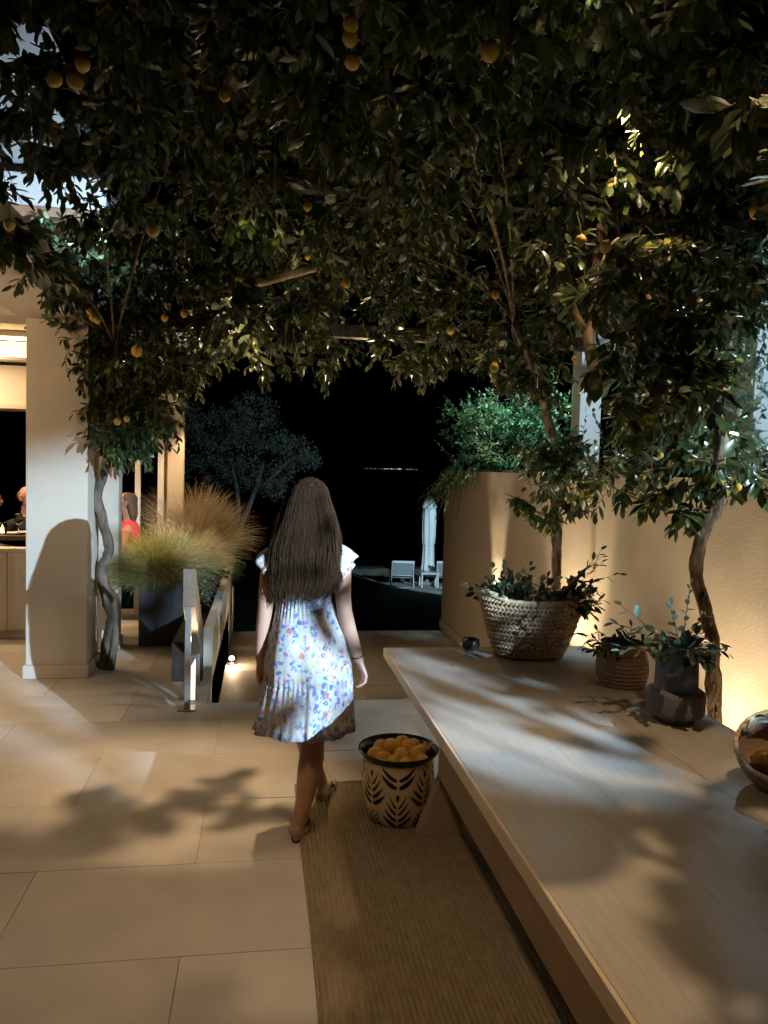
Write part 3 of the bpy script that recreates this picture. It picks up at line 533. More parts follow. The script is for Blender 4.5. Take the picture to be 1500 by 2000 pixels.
MB().box(-1.42, -1.245, 6.99, 7.16, .09, 2.69).build('panel', CREAM, pw, bevel=.004)
MB().box(-1.435, -1.226, 6.975, 7.175, 0, .09).build('plinth', CREAM, pw, bevel=.004)
up = thing('upper_storey', 'pale upper storey of the house lit blue white above the leaves', 'building', (-3, 8, 3.6))
MB().box(-6, -1.36, 6.95, 8.0, 3.76, 4.04).build('parapet', WHITE, up, bevel=.01)
MB().box(-6, -1.33, 6.90, 8.05, 3.66, 3.757).build('cornice', TERRA, up, bevel=.01)
MB().box(-6, -1.80, 7.3, 10, 4.042, 5.15).build('wall', WHITE, up)
MB().prism([(-6, 5.152), (-1.80, 5.152), (-1.92, 5.40), (-6, 6.6)], 'y', 7.3, 10).build('gable', WHITE, up)
lw = thing('bar_front', 'low cream counter front below the dining guests', 'counter', (-2.6, 7.4, 0))
for i, (a, b) in enumerate([(-4.4, -3.3), (-3.3, -2.28), (-2.28, -1.44)]):
    MB().box(a+.003, b-.003, 7.37, 7.42, .09, .80).build('front_panel', CREAM, lw, bevel=.003)
MB().box(-4.4, -1.44, 7.35, 7.50, .803, .84).build('ledge', CREAM, lw, bevel=.006)
MB().box(-4.4, -1.44, 7.425, 7.50, 0, .80).build('core', CREAM, lw)
cv = thing('ceiling_valance', 'stepped cream ceiling valance with glowing ledges over the diners', 'ceiling trim', (-3, 8.6, 2.1))
for k, (za, zb, y_) in enumerate([(2.16, 2.21, 8.42), (2.215, 2.31, 8.50), (2.315, 2.62, 8.58), (2.655, 2.69, 8.40), (2.715, 2.86, 8.54), (2.89, 2.949, 8.36)]):
    MB().box(-4.6, -1.42, y_, 8.9, za, zb).build('ledge' if k in (0, 3) else 'fascia', CREAM, cv, bevel=.004)
LED = mat('warm_led_strip', (1, .8, .5), .5, emit=(1, .74, .42), estr=7)
MB().box(-4.6, -1.42, 8.46, 8.53, 2.695, 2.705).build('light_strip', LED, cv)
MB().box(-4.6, -1.42, 8.44, 8.52, 2.872, 2.882).build('light_strip', LED, cv)
wp = thing('window_frame', 'pale window frame with one thin mullion and a broad lit post behind grasses', 'window frame', (-1.1, 8.7, 0))
MB().box(-1.365, -1.312, 8.6, 8.66, 0, 2.9).build('mullion', WHITE, wp, bevel=.003)
MB().box(-1.128, -1.066, 8.6, 8.72, 0, 2.9).build('narrow_post', WHITE, wp, bevel=.004)
MB().box(-1.064, -1.028, 8.65, 8.72, 0, 2.9).build('groove_strip', TERRA, wp)
MB().box(-1.026, -.862, 8.6, 8.75, 0, 2.9).build('broad_post', CREAM, wp, bevel=.004)
MB().box(-1.45, -.80, 8.58, 8.76, 2.903, 3.05).build('lintel', WHITE, wp, bevel=.004)

# pergola that carries the lemon trees
pg = thing('pergola', 'dark timber pergola beams hidden in the lemon leaves overhead', 'pergola', (.5, 4, 2.8))
MB().box(-1.37, 3.3, 6.3, 6.40, 2.715, 2.82).build('beam', DARKB, pg, bevel=.005)
for y_ in (1.2, 3.0, 4.7): MB().box(-1.37, 3.3, y_, y_+.09, 3.30, 3.42).build('beam', DARKB, pg, bevel=.005)
for x_ in (-.4, .9, 2.4): MB().box(x_, x_+.07, -.3, 6.29, 3.425, 3.50).build('rafter', DARKB, pg, bevel=.005)
tag(MB().tube([(.02, 3.12, 3.43), (.022, 3.12, 3.0), (.024, 3.12, 2.72)], .0022, 6).build('hanging_wire', STEEL), 'thin vertical wire hanging among the dark leaves at top centre', 'wire')

# ------------------------------------------------------------------ handrail, planter, retaining wall, spot
rt = thing('retaining_wall', 'low white retaining wall beside the steps washed by light', 'wall', (-.5, 7.6, -.5))
MB().box(-.43, -.36, 5.95, 9.85, -.5, .40).build('wall_body', CREAM, rt, bevel=.006)
MB().box(-.43, -.365, 5.37, 5.945, -.5, -.002).build('step_cheek', CREAM, rt, bevel=.004)
MB().box(-.656, -.434, 5.9, 9.85, -.5, .30).build('planting_bed', SOIL, rt)
sl_ = thing('wall_end_glow', 'glowing panel standing in for the lit wall end behind the handrail post', 'lamp', (-.47, 5.42, 0))  # added glowing panel in place of the lit wall end; not a lamp
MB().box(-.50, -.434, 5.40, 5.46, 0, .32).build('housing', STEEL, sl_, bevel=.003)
MB().prism([(-.495, .01), (-.44, .01), (-.44, .30), (-.495, .20)], 'y', 5.394, 5.399).build('glow_face', mat('wall_end_glow_paint', (1, .9, .75), .5, emit=(1, .80, .52), estr=1.1), sl_)
hr = thing('stair_handrail', 'steel posts with a thick timber handrail plank descending the steps', 'handrail', (-.47, 5.22, 0))
MB().box(-.496, -.456, 5.205, 5.245, .012, .72).build('post', STEEL, hr, bevel=.003)
MB().box(-.535, -.415, 5.165, 5.285, 0, .012).build('base_plate', STEEL, hr, bevel=.003)
MB().prism([(5.2, .70), (5.2, .952), (5.24, .952), (5.92, .44), (5.92, .19), (5.86, .19)], 'x', -.512, -.432).build('timber_plank', RAILW, hr, bevel=.004)
MB().box(-.478, -.442, 5.80, 5.84, -.333, .40).build('post', STEEL, hr, bevel=.003)
h2 = thing('stair_handrail', 'far steel handrail post with a timber end at the foot of the steps', 'handrail', (-.39, 9.88, -.5))
MB().box(-.43, -.38, 9.86, 9.91, -.488, .10).build('post', STEEL, h2, bevel=.003)
MB().box(-.47, -.34, 9.82, 9.95, -.5, -.488).build('base_plate', STEEL, h2, bevel=.003)
MB().box(-.455, -.36, 9.80, 10.6, .10, .36).build('timber_plank', RAILW, h2, bevel=.004)
MB().box(-.375, -.345, 9.93, 9.99, -.49, .10).build('inner_bar', STEEL, h2, bevel=.002)
pl = thing('slate_planter', 'long dark slate planter box behind the handrail', 'planter', (-.87, 8.4, 0))
for i in range(3):
    w = .42/3; MB().box(-1.08+w*i+.001, -1.08+w*(i+1)-.001, 7.07, 7.09, 0, .60).build('front_panel', SLATE, pl, bevel=.002)
MB().box(-.682, -.660, 7.092, 9.8, 0, .60).build('side_panel', SLATE, pl, bevel=.002)
MB().box(-1.08, -1.058, 7.092, 9.8, 0, .60).build('side_panel', SLATE, pl, bevel=.002)
MB().box(-1.056, -.684, 7.092, 9.8, .02, .55).build('soil', SOIL, pl)
sl = thing('floor_spotlight', 'small bright spotlight glowing on the lower terrace floor', 'lamp', (-.30, 8.34, -.5))
mb = MB(); mb.lathe([(.05, 0), (.05, .02), (.018, .025), (.014, .05)], (-.30, 8.34, -.5), 16, cap0=True, cap1=True); mb.build('base', STEEL, sl, True)
mb = MB(); mb.tube([(-.30, 8.36, -.43), (-.298, 8.30, -.425)], [.026, .030], 14); mb.build('housing', STEEL, sl, True)
mb = MB(); mb.ball((-.298, 8.297, -.425), (.024, .006, .024), 14, 8); mb.build('lens', SPOTE, sl, True)

def grass(name, lab, c, n, length, rx, ry, mats, seed, up_=.7, bias=(0, 0, 0), group='feather grasses in the planter'):
    random.seed(seed); t = thing(name, lab, 'ornamental grass', c, group)
    C_ = Vector(c)
    for mi, mat_ in enumerate(mats):
        vs = []; fs = []
        tufts = []
        for q_ in range(34):
            a = random.random()*6.283; rr = math.sqrt(random.random())
            lean = Vector((math.cos(a), math.sin(a), 0))*(.10+.95*rr*random.uniform(.5, 1.3)) + Vector(bias)
            tufts.append((C_ + Vector((math.cos(a)*rr*rx, math.sin(a)*rr*ry, 0)), (lean + Vector((0, 0, up_*random.uniform(.75, 1.5)))).normalized(), random.uniform(.72, 1.08)))
        for i in range(n//len(mats)):
            tp_, td_, tl_ = random.choice(tufts)
            p = tp_ + Vector((random.gauss(0, .012), random.gauss(0, .012), 0))
            L = length*tl_*random.uniform(.6, 1.05)
            d = (td_ + rv(.13)).normalized()
            w = random.uniform(.0022, .0042); side = d.cross(Vector((random.gauss(0, 1), random.gauss(0, 1), .2))).normalized()*w
            k0 = len(vs); q = p.copy(); K = 6
            for k in range(K+1):
                s_ = side*(1-.85*k/K); vs += [tuple(q-s_), tuple(q+s_)]
                d = (d + Vector((0, 0, -.34*random.uniform(.5, 1.3)*(k+1)/K)) + rv(.02)).normalized(); q = q + d*L/K
            for k in range(K): fs.append((k0+2*k, k0+2*k+1, k0+2*k+3, k0+2*k+2))
        mb = MB(); mb.v = vs; mb.f = fs; o = mb.build('grass_blades', mat_, t, True); o['kind'] = 'stuff'
    return t
grass('feather_grass', 'green and straw feather grass spilling over the front of the planter', (-.98, 7.28, .55), 8500, .58, .16, .18, [BLADEG, BLADEG, BLADEG, BLADE], 21, .85, (-.16, -.1, 0))
grass('feather_grass', 'golden rounded tuft of feather grass above the middle of the planter', (-.76, 7.72, .56), 8500, .54, .15, .28, [BLADE, BLADEG, BLADE], 22, 1.0, (.06, 0, 0))
grass('feather_grass', 'tall tawny feather grass at the far end of the planter', (-.74, 8.85, .58), 9000, .86, .17, .40, [BLADE], 23, 1.8, (.02, 0, 0))
grass('feather_grass', 'small upright tuft of golden grass seen behind the window mullion', (-1.22, 9.2, .45), 900, .62, .10, .12, [BLADE], 24, 1.6)
# trailing hebe
t = thing('trailing_hebe', 'small leaved bush with white buds trailing over the retaining wall', 'plant', (-.60, 7.5, .55))
random.seed(31); lst = []; stems = []
for i in range(150):
    p = Vector((random.uniform(-.66, -.54), random.uniform(6.9, 8.4), random.uniform(.46, .60)))
    sprig(p, Vector((random.uniform(.1, 1), random.gauss(0, .5), random.uniform(-.5, .8))), random.uniform(.08, .24), 12, .028, lst, stems, .9, 1, .0012)
SETH = leaf_set(SMALLG, 1.3); plant_leaves(t, lst, SETH, stems, SMALLG, 0)
# ------------------------------------------------------------------ lemon trees
SETL = leaf_set(LEAF); SETG = leaf_set(LEAFG, 1.1); SETD = leaf_set(LEAFD, 1.15); SETE = leaf_set(LEAFE, 1.0); SETY = leaf_set(LEAFY, 1.3)
lm = MB()
lm.lathe([(.0005, -1.18), (.16, -1.10), (.50, -.92), (.82, -.58), (.98, -.10), (.97, .30), (.80, .66), (.48, .92), (.20, 1.04), (.14, 1.14), (.0005, 1.20)], n=18, cap0=True, cap1=True, fn=lambda a, z, j: .02*math.sin(3*a+z*2))
LEM_ME = lm.mesh('lemon', True); LEM_ME.materials.append(LEMON)
LEMP_ME = LEM_ME.copy(); LEMP_ME.materials.clear(); LEMP_ME.materials.append(LEMONP)
def curve_pts(a, b, sag, k=6):
    a, b = Vector(a), Vector(b); return [a.lerp(b, i/k) + Vector((0, 0, sag*math.sin(3.14*i/k))) + (rv(.02) if 0 < i < k else Vector()) for i in range(k+1)]
def lemon_tree(key, lab, trunk, barkm, top, nlimb, seed, extra=None, nleaf=300, dens=1.0):
    random.seed(seed)
    t = thing('lemon_tree', lab, 'tree', (trunk[0][0][0], trunk[0][0][1], 0), 'lemon trees trained over the pergola')
    P = [Vector(p) for p, r in trunk]; Rr = [r for p, r in trunk]
    # smooth the trunk path
    fine, fr_ = [], []
    for i in range(len(P)-1):
        for s_ in range(5):
            a, b, c, d = P[max(i-1, 0)], P[i], P[i+1], P[min(i+2, len(P)-1)]; u = s_/5
            fine.append(.5*((2*b)+(c-a)*u+(2*a-5*b+4*c-d)*u*u+(3*b-a-3*c+d)*u**3)); fr_.append(Rr[i]*(1-u)+Rr[i+1]*u)
    fine.append(P[-1]); fr_.append(Rr[-1])
    MB().tube(fine, fr_, 18, wob=.45, seed=seed).build('trunk', barkm, t, True)
    cl_ = [tuple(int(x)/100 for x in s_.split(',')) for s_ in CLUMPS[key].split()]
    lst, stems = [], []
    tp = Vector(top)
    far = sorted(cl_, key=lambda c: random.random())[:nlimb]
    for c in far:
        e = Vector(c[:3]); mid_ = Vector((tp.x*.7+e.x*.3, tp.y*.7+e.y*.3, max(tp.z+.3, min(e.z, 3.1)+.12))); pts = [q_.lerp(q2_, i/7) for i in range(8) for q_, q2_ in [(tp.lerp(mid_, i/7), mid_.lerp(e, i/7))]]; r0_ = random.uniform(.007, .012)
        MB().tube(pts, [r0_*(1-.75*i/7) for i in range(8)], 7, wob=.3, seed=random.random()*9).build('branch', barkm, t, True)
    for (x, y, z_, r) in cl_:
        C_ = Vector((x, y, z_)); near = C_.length < 3.2
        n = int(max(5, min(17, 10.5*(r/.16)**1.4))*dens)
        for q in range(n):
            d = rv().normalized(); p = C_ + d*r*random.uniform(.1, .6)
            dd = (d*Vector((1, 1, .7)) + Vector((0, 0, -.35)) + rv(.25)).normalized()
            sprig(p, dd, min(r*1.1, .19)*random.uniform(.7, 1.2), random.choice((6, 7, 8)), random.uniform(.105, .140) if near else random.uniform(.088, .125), lst, stems, .5, .95)
    for k, x, y, z_, r in LEMONS:
        if k != key: continue
        M4 = Matrix.Translation((x, y, z_)) @ Euler((random.gauss(0, .3), random.gauss(0, .3), random.random()*6)).to_matrix().to_4x4() @ Matrix.Scale(r, 4)
        link('lemon', LEM_ME, t, None, M4)
        mbs = [Vector((x, y, z_+r*1.1)), Vector((x+random.gauss(0, .01), y, z_+r*1.1+.05)), Vector((x+random.gauss(0, .03), y+random.gauss(0, .03), z_+r+.13))]
        stems.append((mbs, .0025))
    if extra: extra(t, lst, stems, barkm)
    plant_leaves(t, lst, SETL, stems, LEAF, nleaf)
    return t
lemon_tree('left', 'lemon tree with a grey gnarled trunk against the cream column', [((-1.225, 6.32, 0), 0.0413), ((-1.205, 6.3, .2), 0.0400), ((-1.165, 6.3, .42), 0.0413), ((-1.225, 6.3, .66), 0.0426), ((-1.245, 6.3, .80), 0.0413), ((-1.19, 6.3, .95), 0.0372), ((-1.235, 6.3, 1.16), 0.0346), ((-1.285, 6.3, 1.36), 0.0372), ((-1.225, 6.3, 1.58), 0.0333), ((-1.195, 6.3, 1.75), 0.0312), ((-1.18, 6.2, 2.1), 0.0266), ((-1.1, 6.0, 2.5), 0.0200)], BARK, (-1.1, 6.0, 2.5), 4, 5,
    extra=lambda t, l, s_, bk: MB().tube([(-1.17, 6.27, .0), (-1.135, 6.28, .2), (-1.14, 6.28, .33), (-1.185, 6.29, .5)], [.035, .034, .03, .02], 12, wob=.4, seed=3).build('trunk_burl', bk, t, True))
def mid_extra(t, l, s_, bk):
    for pts, r in [([(-.28, 4.95, 2.63), (-.2, 4.95, 2.70), (-.13, 4.94, 2.77), (.0, 4.93, 2.80), (.12, 4.93, 2.84), (.3, 5.0, 2.92)], [.006, .009, .022, .024, .020, .026])]:
        MB().tube(pts, r, 9, wob=.3, seed=2).build('cut_branch', PALEBR, t, True, label='pale bare cut branch catching the light')
lemon_tree('mid', 'middle lemon tree with a thin rough trunk rising behind the big straw basket', [((2.22, 5.5, 0), .036), ((2.2, 5.45, .4), .034), ((2.16, 5.40, .8), .036), ((2.17, 5.42, 1.1), .038), ((2.14, 5.42, 1.37), .040), ((2.17, 5.37, 1.55), .036), ((2.08, 5.36, 1.9), .034), ((1.93, 5.3, 2.3), .03), ((1.7, 5.2, 2.7), .025)], BARKR, (1.7, 5.2, 2.7), 7, 6, extra=mid_extra)
def right_extra(t, l, s_, bk):
    MB().tube([(1.72, 3.86, 2.95), (1.694, 3.85, 2.72), (1.680, 3.84, 2.5), (1.66, 3.83, 2.36), (1.685, 3.82, 2.22), (1.70, 3.814, 2.12)], [.030, .028, .027, .034, .032, .028], 12, wob=.35, seed=8).build('cut_branch', BARKR, t, True, label='thick hanging branch sawn off at its lower end')
    MB().tube([(1.665, 3.83, 2.38), (1.60, 3.84, 2.46), (1.55, 3.86, 2.60)], [.022, .018, .012], 8, wob=.3, seed=9).build('branch', BARKR, t, True)
    # torn bark along the lower trunk
    random.seed(77); mb = MB()
    for i in range(120):
        z_ = random.uniform(.3, 1.15); k = min(6, int((z_-0)/.2))
        cx, cy = np.interp(z_, [0, .525, .75, 1.03, 1.2, 1.4], [2.14, 2.15, 2.15, 2.15, 2.15, 2.15]), np.interp(z_, [0, .525, .75, 1.03, 1.2, 1.4], [3.30, 3.318, 3.346, 3.437, 3.488, 3.462])
        a = random.uniform(1.2, 4.6); d = Vector((math.cos(a), math.sin(a), 0)); p = Vector((cx, cy, z_)) + d*.034
        tip = p + d*random.uniform(.004, .02) + Vector((0, 0, random.uniform(.01, .04))); s_v = d.cross(Vector((0, 0, 1)))*random.uniform(.002, .006)
        mb.add([p-s_v, p+s_v, tip], [(0, 1, 2)])
    o = mb.build('torn_bark', BARKR, t); o['kind'] = 'stuff'
lemon_tree('right', 'right lemon tree with a crooked split trunk between the table and the wall', [((2.14, 3.30, 0), 0.0396), ((2.13, 3.30, .3), 0.0378), ((2.15, 3.318, .525), 0.0344), ((2.145, 3.346, .753), 0.0344), ((2.16, 3.39, .9), 0.0310), ((2.14, 3.437, 1.034), 0.0310), ((2.12, 3.488, 1.204), 0.0310), ((2.14, 3.462, 1.409), 0.0327), ((2.17, 3.417, 1.537), 0.0378), ((2.16, 3.40, 1.734), 0.0327), ((2.15, 3.40, 1.905), 0.0292), ((2.0, 3.5, 2.3), 0.0275), ((1.8, 3.7, 2.7), 0.0258)], BARKR, (1.8, 3.7, 2.7), 10, 7, extra=right_extra)

# hedge and creepers on the wall
random.seed(41)
t = thing('box_hedge', 'dense bright green hedge on top of the far end of the wall', 'hedge', (2.9, 8.6, 1.5)); lst, stems = [], []
for i in range(560):
    a = Vector((random.uniform(2.25, 3.35), random.uniform(7.7, 9.6), random.uniform(1.66, 2.62)))
    if a.z > 2.45-.25*(a.x-2.9)**2 + .1*math.sin(a.y*5): a.z -= .3
    sprig(a, Vector((random.uniform(-1, .3), random.uniform(-1, .2), random.uniform(-.2, 1))), random.uniform(.16, .30), 12, random.uniform(.05, .07), lst, stems, .25, 1, .002)
plant_leaves(t, lst, SETG, stems, LEAFG, 120)
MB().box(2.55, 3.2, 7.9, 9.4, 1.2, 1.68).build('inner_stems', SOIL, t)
t = thing('trailing_vine', 'yellow green vine trailing over the far end of the wall', 'vine', (2.42, 9.1, 1.6)); lst, stems = [], []
for i in range(85):
    y_ = random.uniform(8.55, 10.1); p = Vector((2.44, y_, random.uniform(1.62, 1.75)))
    L = random.uniform(.15, .62)*(1.1 if y_ > 9 else .5)
    sprig(p, Vector((-.5, random.gauss(.0, .5), random.uniform(-.9, .1))), L, int(10+L*34), .034, lst, stems, 1.7, 1, .0016)
for i in range(12):   # sprays reaching out in front of the garden view
    p = Vector((2.42, random.uniform(9.7, 10.1), random.uniform(1.25, 1.6)))
    sprig(p, Vector((-.9, .5, random.uniform(-.6, .1))), random.uniform(.35, .6), 22, .030, lst, stems, 1.2, .8, .0016)
plant_leaves(t, lst, SETY, stems, LEAFY, 60)
t = thing('wall_creeper', 'bluish lit creeper climbing round the broad pillar at the right', 'vine', (2.95, 4.6, 1.6)); lst, stems = [], []
for i in range(110):
    p = Vector((random.uniform(2.95, 3.25), random.uniform(4.1, 5.0), random.uniform(1.6, 3.05)))
    sprig(p, rv().normalized()+Vector((-.3, -.4, 0)), random.uniform(.15, .3), 9, random.uniform(.06, .085), lst, stems, .4, 1, .002)
plant_leaves(t, lst, SETE, stems, LEAFE, 90)
t = thing('wall_creeper', 'sparse green creeper shoots on the wall top below the slim pillar', 'vine', (2.7, 6.2, 1.6)); lst, stems = [], []
for i in range(46):
    p = Vector((random.uniform(2.5, 2.9), random.uniform(5.0, 7.3), 1.66)); up_ = random.random() < .3
    sprig(p, Vector((random.gauss(-.1, .4), random.gauss(0, .4), 1.4 if up_ else .6)), random.uniform(.3, .55) if up_ else random.uniform(.1, .22), 11, random.uniform(.05, .075), lst, stems, .1, 1, .002)
plant_leaves(t, lst, SETG, stems, LEAFG, 60)

t = thing('wall_creeper', 'unseen creeper added on the near end of the wall to break up the flood light', 'vine', (2.6, -.5, 1.65)); lst, stems = [], []  # added out of view to block part of the terrace flood
for i in range(260):
    y_ = random.uniform(-1.35, .35); top_ = 1.84 if y_ < -.64 else 1.90
    p = Vector((random.uniform(2.55, 2.85), y_, 1.60 + (top_-1.68)*random.random()))
    sprig(p, Vector((random.gauss(-.2, .5), random.gauss(0, .5), random.uniform(0, .6))), random.uniform(.08, .16), 8, .085, lst, stems, .3, 1, .002)
for i in range(16):
    sprig(Vector((random.uniform(2.5, 2.7), random.uniform(-.75, -.2), 1.88)), Vector((random.gauss(0, .4), random.gauss(0, .4), 1)), random.uniform(.15, .30), 7, .085, lst, stems, .2, 1, .002)
plant_leaves(t, lst, SETL, stems, LEAF, 0)
# ------------------------------------------------------------------ table
tb = thing('garden_table', 'long limed wooden table with slanted plank legs', 'table', (1.15, 2, 0))
edges = [.615, .972, 1.328, 1.683]
for i in range(3): MB().box(edges[i]+(.012 if i == 0 else .0002), edges[i+1]-.0002, .5, 3.78, .708, .7505 if i != 1 else .7500).build('top_plank', TABLE, tb, bevel=.0008)
MB().box(.615, .6265, .5, 3.78, .706, .7502).build('edge_board', TEDGE, tb, bevel=.0015)
for y_ in (3.30, .75):
    MB().prism([(.712, 0), (.905, 0), (1.17, .705), (.985, .705)], 'y', y_, y_+.06).build('leg', TEDGE, tb, bevel=.004)
    MB().prism([(1.585, 0), (1.392, 0), (1.13, .705), (1.31, .705)], 'y', y_+.062, y_+.122).build('leg', TEDGE, tb, bevel=.004)
MB().box(.80, .825, .82, 3.296, .28, .7045).build('stretcher', APRON, tb, bevel=.003)
MB().box(1.47, 1.495, .82, 3.296, .28, .7045).build('stretcher', APRON, tb, bevel=.003)
TZ = .751
# large straw basket
def braid(a, z, j, na=52, amp=.0105):
    return amp*abs(math.sin(na*a*.5 + (j % 4 >= 2)*1.57))*1.0 - (amp*.8 if j % 4 in (0, 2) else 0)
bk = thing('straw_basket', 'large oval woven straw basket with wrapped handles on the table', 'basket', (1.32, 3.60, TZ))
prof = []
K = 64
for j in range(K+1):
    u = j/K; prof.append((.165 + .102*u**.8, .285*u))
def bfn(a, z, j): return braid(a, z, j) + .012*math.sin(2*a+.6)*(z/.28) + .004*math.sin(5*a+z*9)
def bpt(a, z_, off=0):
    r = .165 + .102*(z_/.285)**.8 + .012*math.sin(2*a+.6)*(z_/.28) + .004*math.sin(5*a+z_*9) + off
    return Vector((1.32 + r*math.cos(a), 3.60 + r*math.sin(a)*.70, TZ + .004 + z_ + .018*abs(math.cos(a))**3*(z_/.285)**2))
mb = MB(); mb.loft([[bpt(2*math.pi*k/96, .285*j/20, -.006) for k in range(96)] for j in range(21)], True, True); mb.build('basket_body', mat('straw_core', (.26, .18, .10), .9), bk, True)
mb = MB(); NR = 13; random.seed(90)
for j in range(NR):
    zc = .285*(j+.5)/NR; nst = int(58 + 22*j/NR)
    for k in range(nst):
        a = 2*math.pi*(k+.5*(j % 2))/nst; da_ = .62*2*math.pi/nst; dz = .0085*(1 if j % 2 == 0 else -1)
        th = random.uniform(.0062, .0082)
        mb.tube([bpt(a-da_, zc-dz, -.004), bpt(a-da_*.4, zc-dz*.4, .003+random.uniform(0, .0015)), bpt(a+da_*.4, zc+dz*.4, .003), bpt(a+da_, zc+dz, -.004)], [(th*.7, th*.5), (th, th*.6), (th, th*.6), (th*.7, th*.5)], 6)
o = mb.build('woven_stitches', STRAW, bk, True); o['kind'] = 'stuff'
mb = MB(); mb.lathe([(.264, .287), (.256, .283), (.235, .22), (.172, .02)], (1.32, 3.60, TZ), 80, 1, .70); mb.build('inner_lining', STRAW, bk, True)
mb = MB(); mb.tube([(1.32+.267*math.cos(a)+.012*math.sin(2*a+.6)*math.cos(a), 3.60+.267*.7*math.sin(a), TZ+.290+.018*abs(math.cos(a))**3) for a in [i*2*math.pi/60 for i in range(61)]], [.009+.002*(i % 2) for i in range(61)], 8); mb.build('rim_cord', STRAW, bk, True)
for sgn in (-1, 1):
    pts = []; N_ = 40
    for i in range(N_+1):
        b = -1.0 + 2.0*i/N_; a = (math.pi if sgn < 0 else 0) + b*.62 - .25*sgn
        lift = .034*math.cos(b*1.5)
        pts.append((1.32+(.272+.012*math.cos(b*1.5))*math.cos(a), 3.60+(.272+.012)*.70*math.sin(a), TZ+.296+lift))
    MB().tube(pts, [.0135+.0022*(i % 2) for i in range(N_+1)], 10).build('handle', STRAW, bk, True)
def foliage_thing(name, lab, c, sprigs, lset, mat_, n_single, group=None):
    t = thing(name, lab, 'plant', c, group); lst, stems = [], []
    for p, d, L, n, sz in sprigs: sprig(Vector(p), Vector(d), L, n, sz, lst, stems, .35, 1, .0028, .25)
    plant_leaves(t, lst, lset, stems, mat_, n_single); return t
random.seed(51); sp = []
for i in range(46):
    a = random.random()*6.28; rr = random.random()**.5
    sp.append(((1.32+.22*rr*math.cos(a), 3.60+.15*rr*math.sin(a), TZ+.24), (math.cos(a)*.9*rr+.15, math.sin(a)*.6*rr, .75+random.random()*.4), random.uniform(.10, .17), 8, .066))
for i in range(9): sp.append(((1.42+random.gauss(0, .05), 3.52, TZ+.27), (1.0, -.2+random.gauss(0, .3), random.uniform(-.1, .4)), random.uniform(.12, .2), 8, .07))
for i in range(5): sp.append(((1.20+random.uniform(-.1, .2), 3.55, TZ+.27), (random.gauss(0, .3), -.1, 1.0), random.uniform(.14, .2), 7, .06))
for i in range(4): sp.append(((1.46, 3.6, TZ+.26), (.55+random.gauss(0, .15), random.gauss(0, .2), .8), random.uniform(.26, .36), 10, .06))
foliage_thing('lemon_branches', 'dark leafy branches heaped in the large straw basket', (1.32, 3.60, TZ+.1), sp, SETD, LEAFD, 280)
ct = MB().tube([(1.40, 3.58, TZ+.22), (1.48, 3.57, TZ+.33), (1.545, 3.56, TZ+.40), (1.575, 3.555, TZ+.435)], [.013, .012, .010, .007], 9, wob=.3).build('bare_branch', BARK, smooth=True)
tag(ct, 'bare grey twig stuck upright in the large straw basket', 'branch')
# pewter bowl
mb = MB(); mb.lathe([(.022, 0), (.040, .012), (.050, .034), (.046, .056), (.040, .062), (.036, .058), (.043, .035), (.034, .014), (.001, .010)], (1.045, 3.70, TZ), 28, cap0=True)
tag(mb.build('small_bowl', PEWTER, smooth=True), 'small round dark metal bowl at the far left of the table', 'bowl')
# jute pot
jp = thing('jute_pot', 'small brown woven pot of leaves beside the grey vase', 'basket', (1.545, 3.07, TZ))
prof = [(.088 + .024*math.sin(math.pi*min(1, (j/88)*.95+.12)) , .185*j/88) for j in range(89)]
mb = MB(); mb.lathe(prof, (1.545, 3.07, TZ), 160, cap0=True, fn=lambda a, z, j: -.0065*(1-abs(math.sin(math.pi*11*z/.185 + .35*math.sin(40*a)))**.6)); mb.build('woven_body', JUTE, jp, True)
mb = MB(); mb.lathe([(.094, .186), (.088, .17), (.085, .02)], (1.545, 3.07, TZ), 60); mb.build('inner_lining', JUTE, jp, True)
random.seed(52); sp = []
for i in range(17):
    a = random.random()*6.28
    sp.append(((1.545+.04*math.cos(a), 3.07+.04*math.sin(a), TZ+.14), (math.cos(a)-.35, math.sin(a)*.7, random.uniform(.25, .9)), random.uniform(.10, .17), 8, .062))
foliage_thing('pointed_leaves', 'dark pointed leaves fanning out of the small woven pot', (1.545, 3.07, TZ+.1), sp, leaf_set(LEAFD, .6), LEAFD, 120)
# grey vase
va = thing('grey_vase', 'matte grey stepped vase with a bulging base on the table', 'vase', (1.525, 2.60, TZ))
prof = [(.070, 0), (.072, .018), (.096, .026), (.1035, .034), (.1045, .045), (.1045, .100), (.1025, .110), (.094, .117), (.080, .120), (.0775, .128), (.0765, .16), (.0755, .280), (.0735, .285), (.070, .283), (.069, .22), (.066, .05)]
mb = MB(); mb.lathe(prof, (1.525, 2.60, TZ), 56, cap0=True); mb.build('vase_body', VASEM, va, True)
random.seed(53); sp = []
for i in range(13):
    a = random.random()*6.28
    sp.append(((1.525+.03*math.cos(a), 2.60+.03*math.sin(a), TZ+.27), (math.cos(a), math.sin(a), random.uniform(.05, .55)), random.uniform(.12, .19), 8, .070))
foliage_thing('dark_foliage', 'dark leafy sprays spreading from the grey vase', (1.525, 2.6, TZ+.2), sp, SETD, LEAFD, 110)
sp = [((1.50, 2.60, TZ+.27), (-.9, .15, .45), .24, 11, .058), ((1.50, 2.58, TZ+.27), (-1, -.05, .16), .22, 10, .052), ((1.54, 2.6, TZ+.27), (.12, .1, 1), .24, 12, .038), ((1.53, 2.6, TZ+.27), (-.05, .1, 1), .16, 8, .05), ((1.50, 2.60, TZ+.27), (-.75, .3, .8), .24, 6, .066), ((1.55, 2.6, TZ+.27), (.5, .3, .8), .15, 6, .05)]
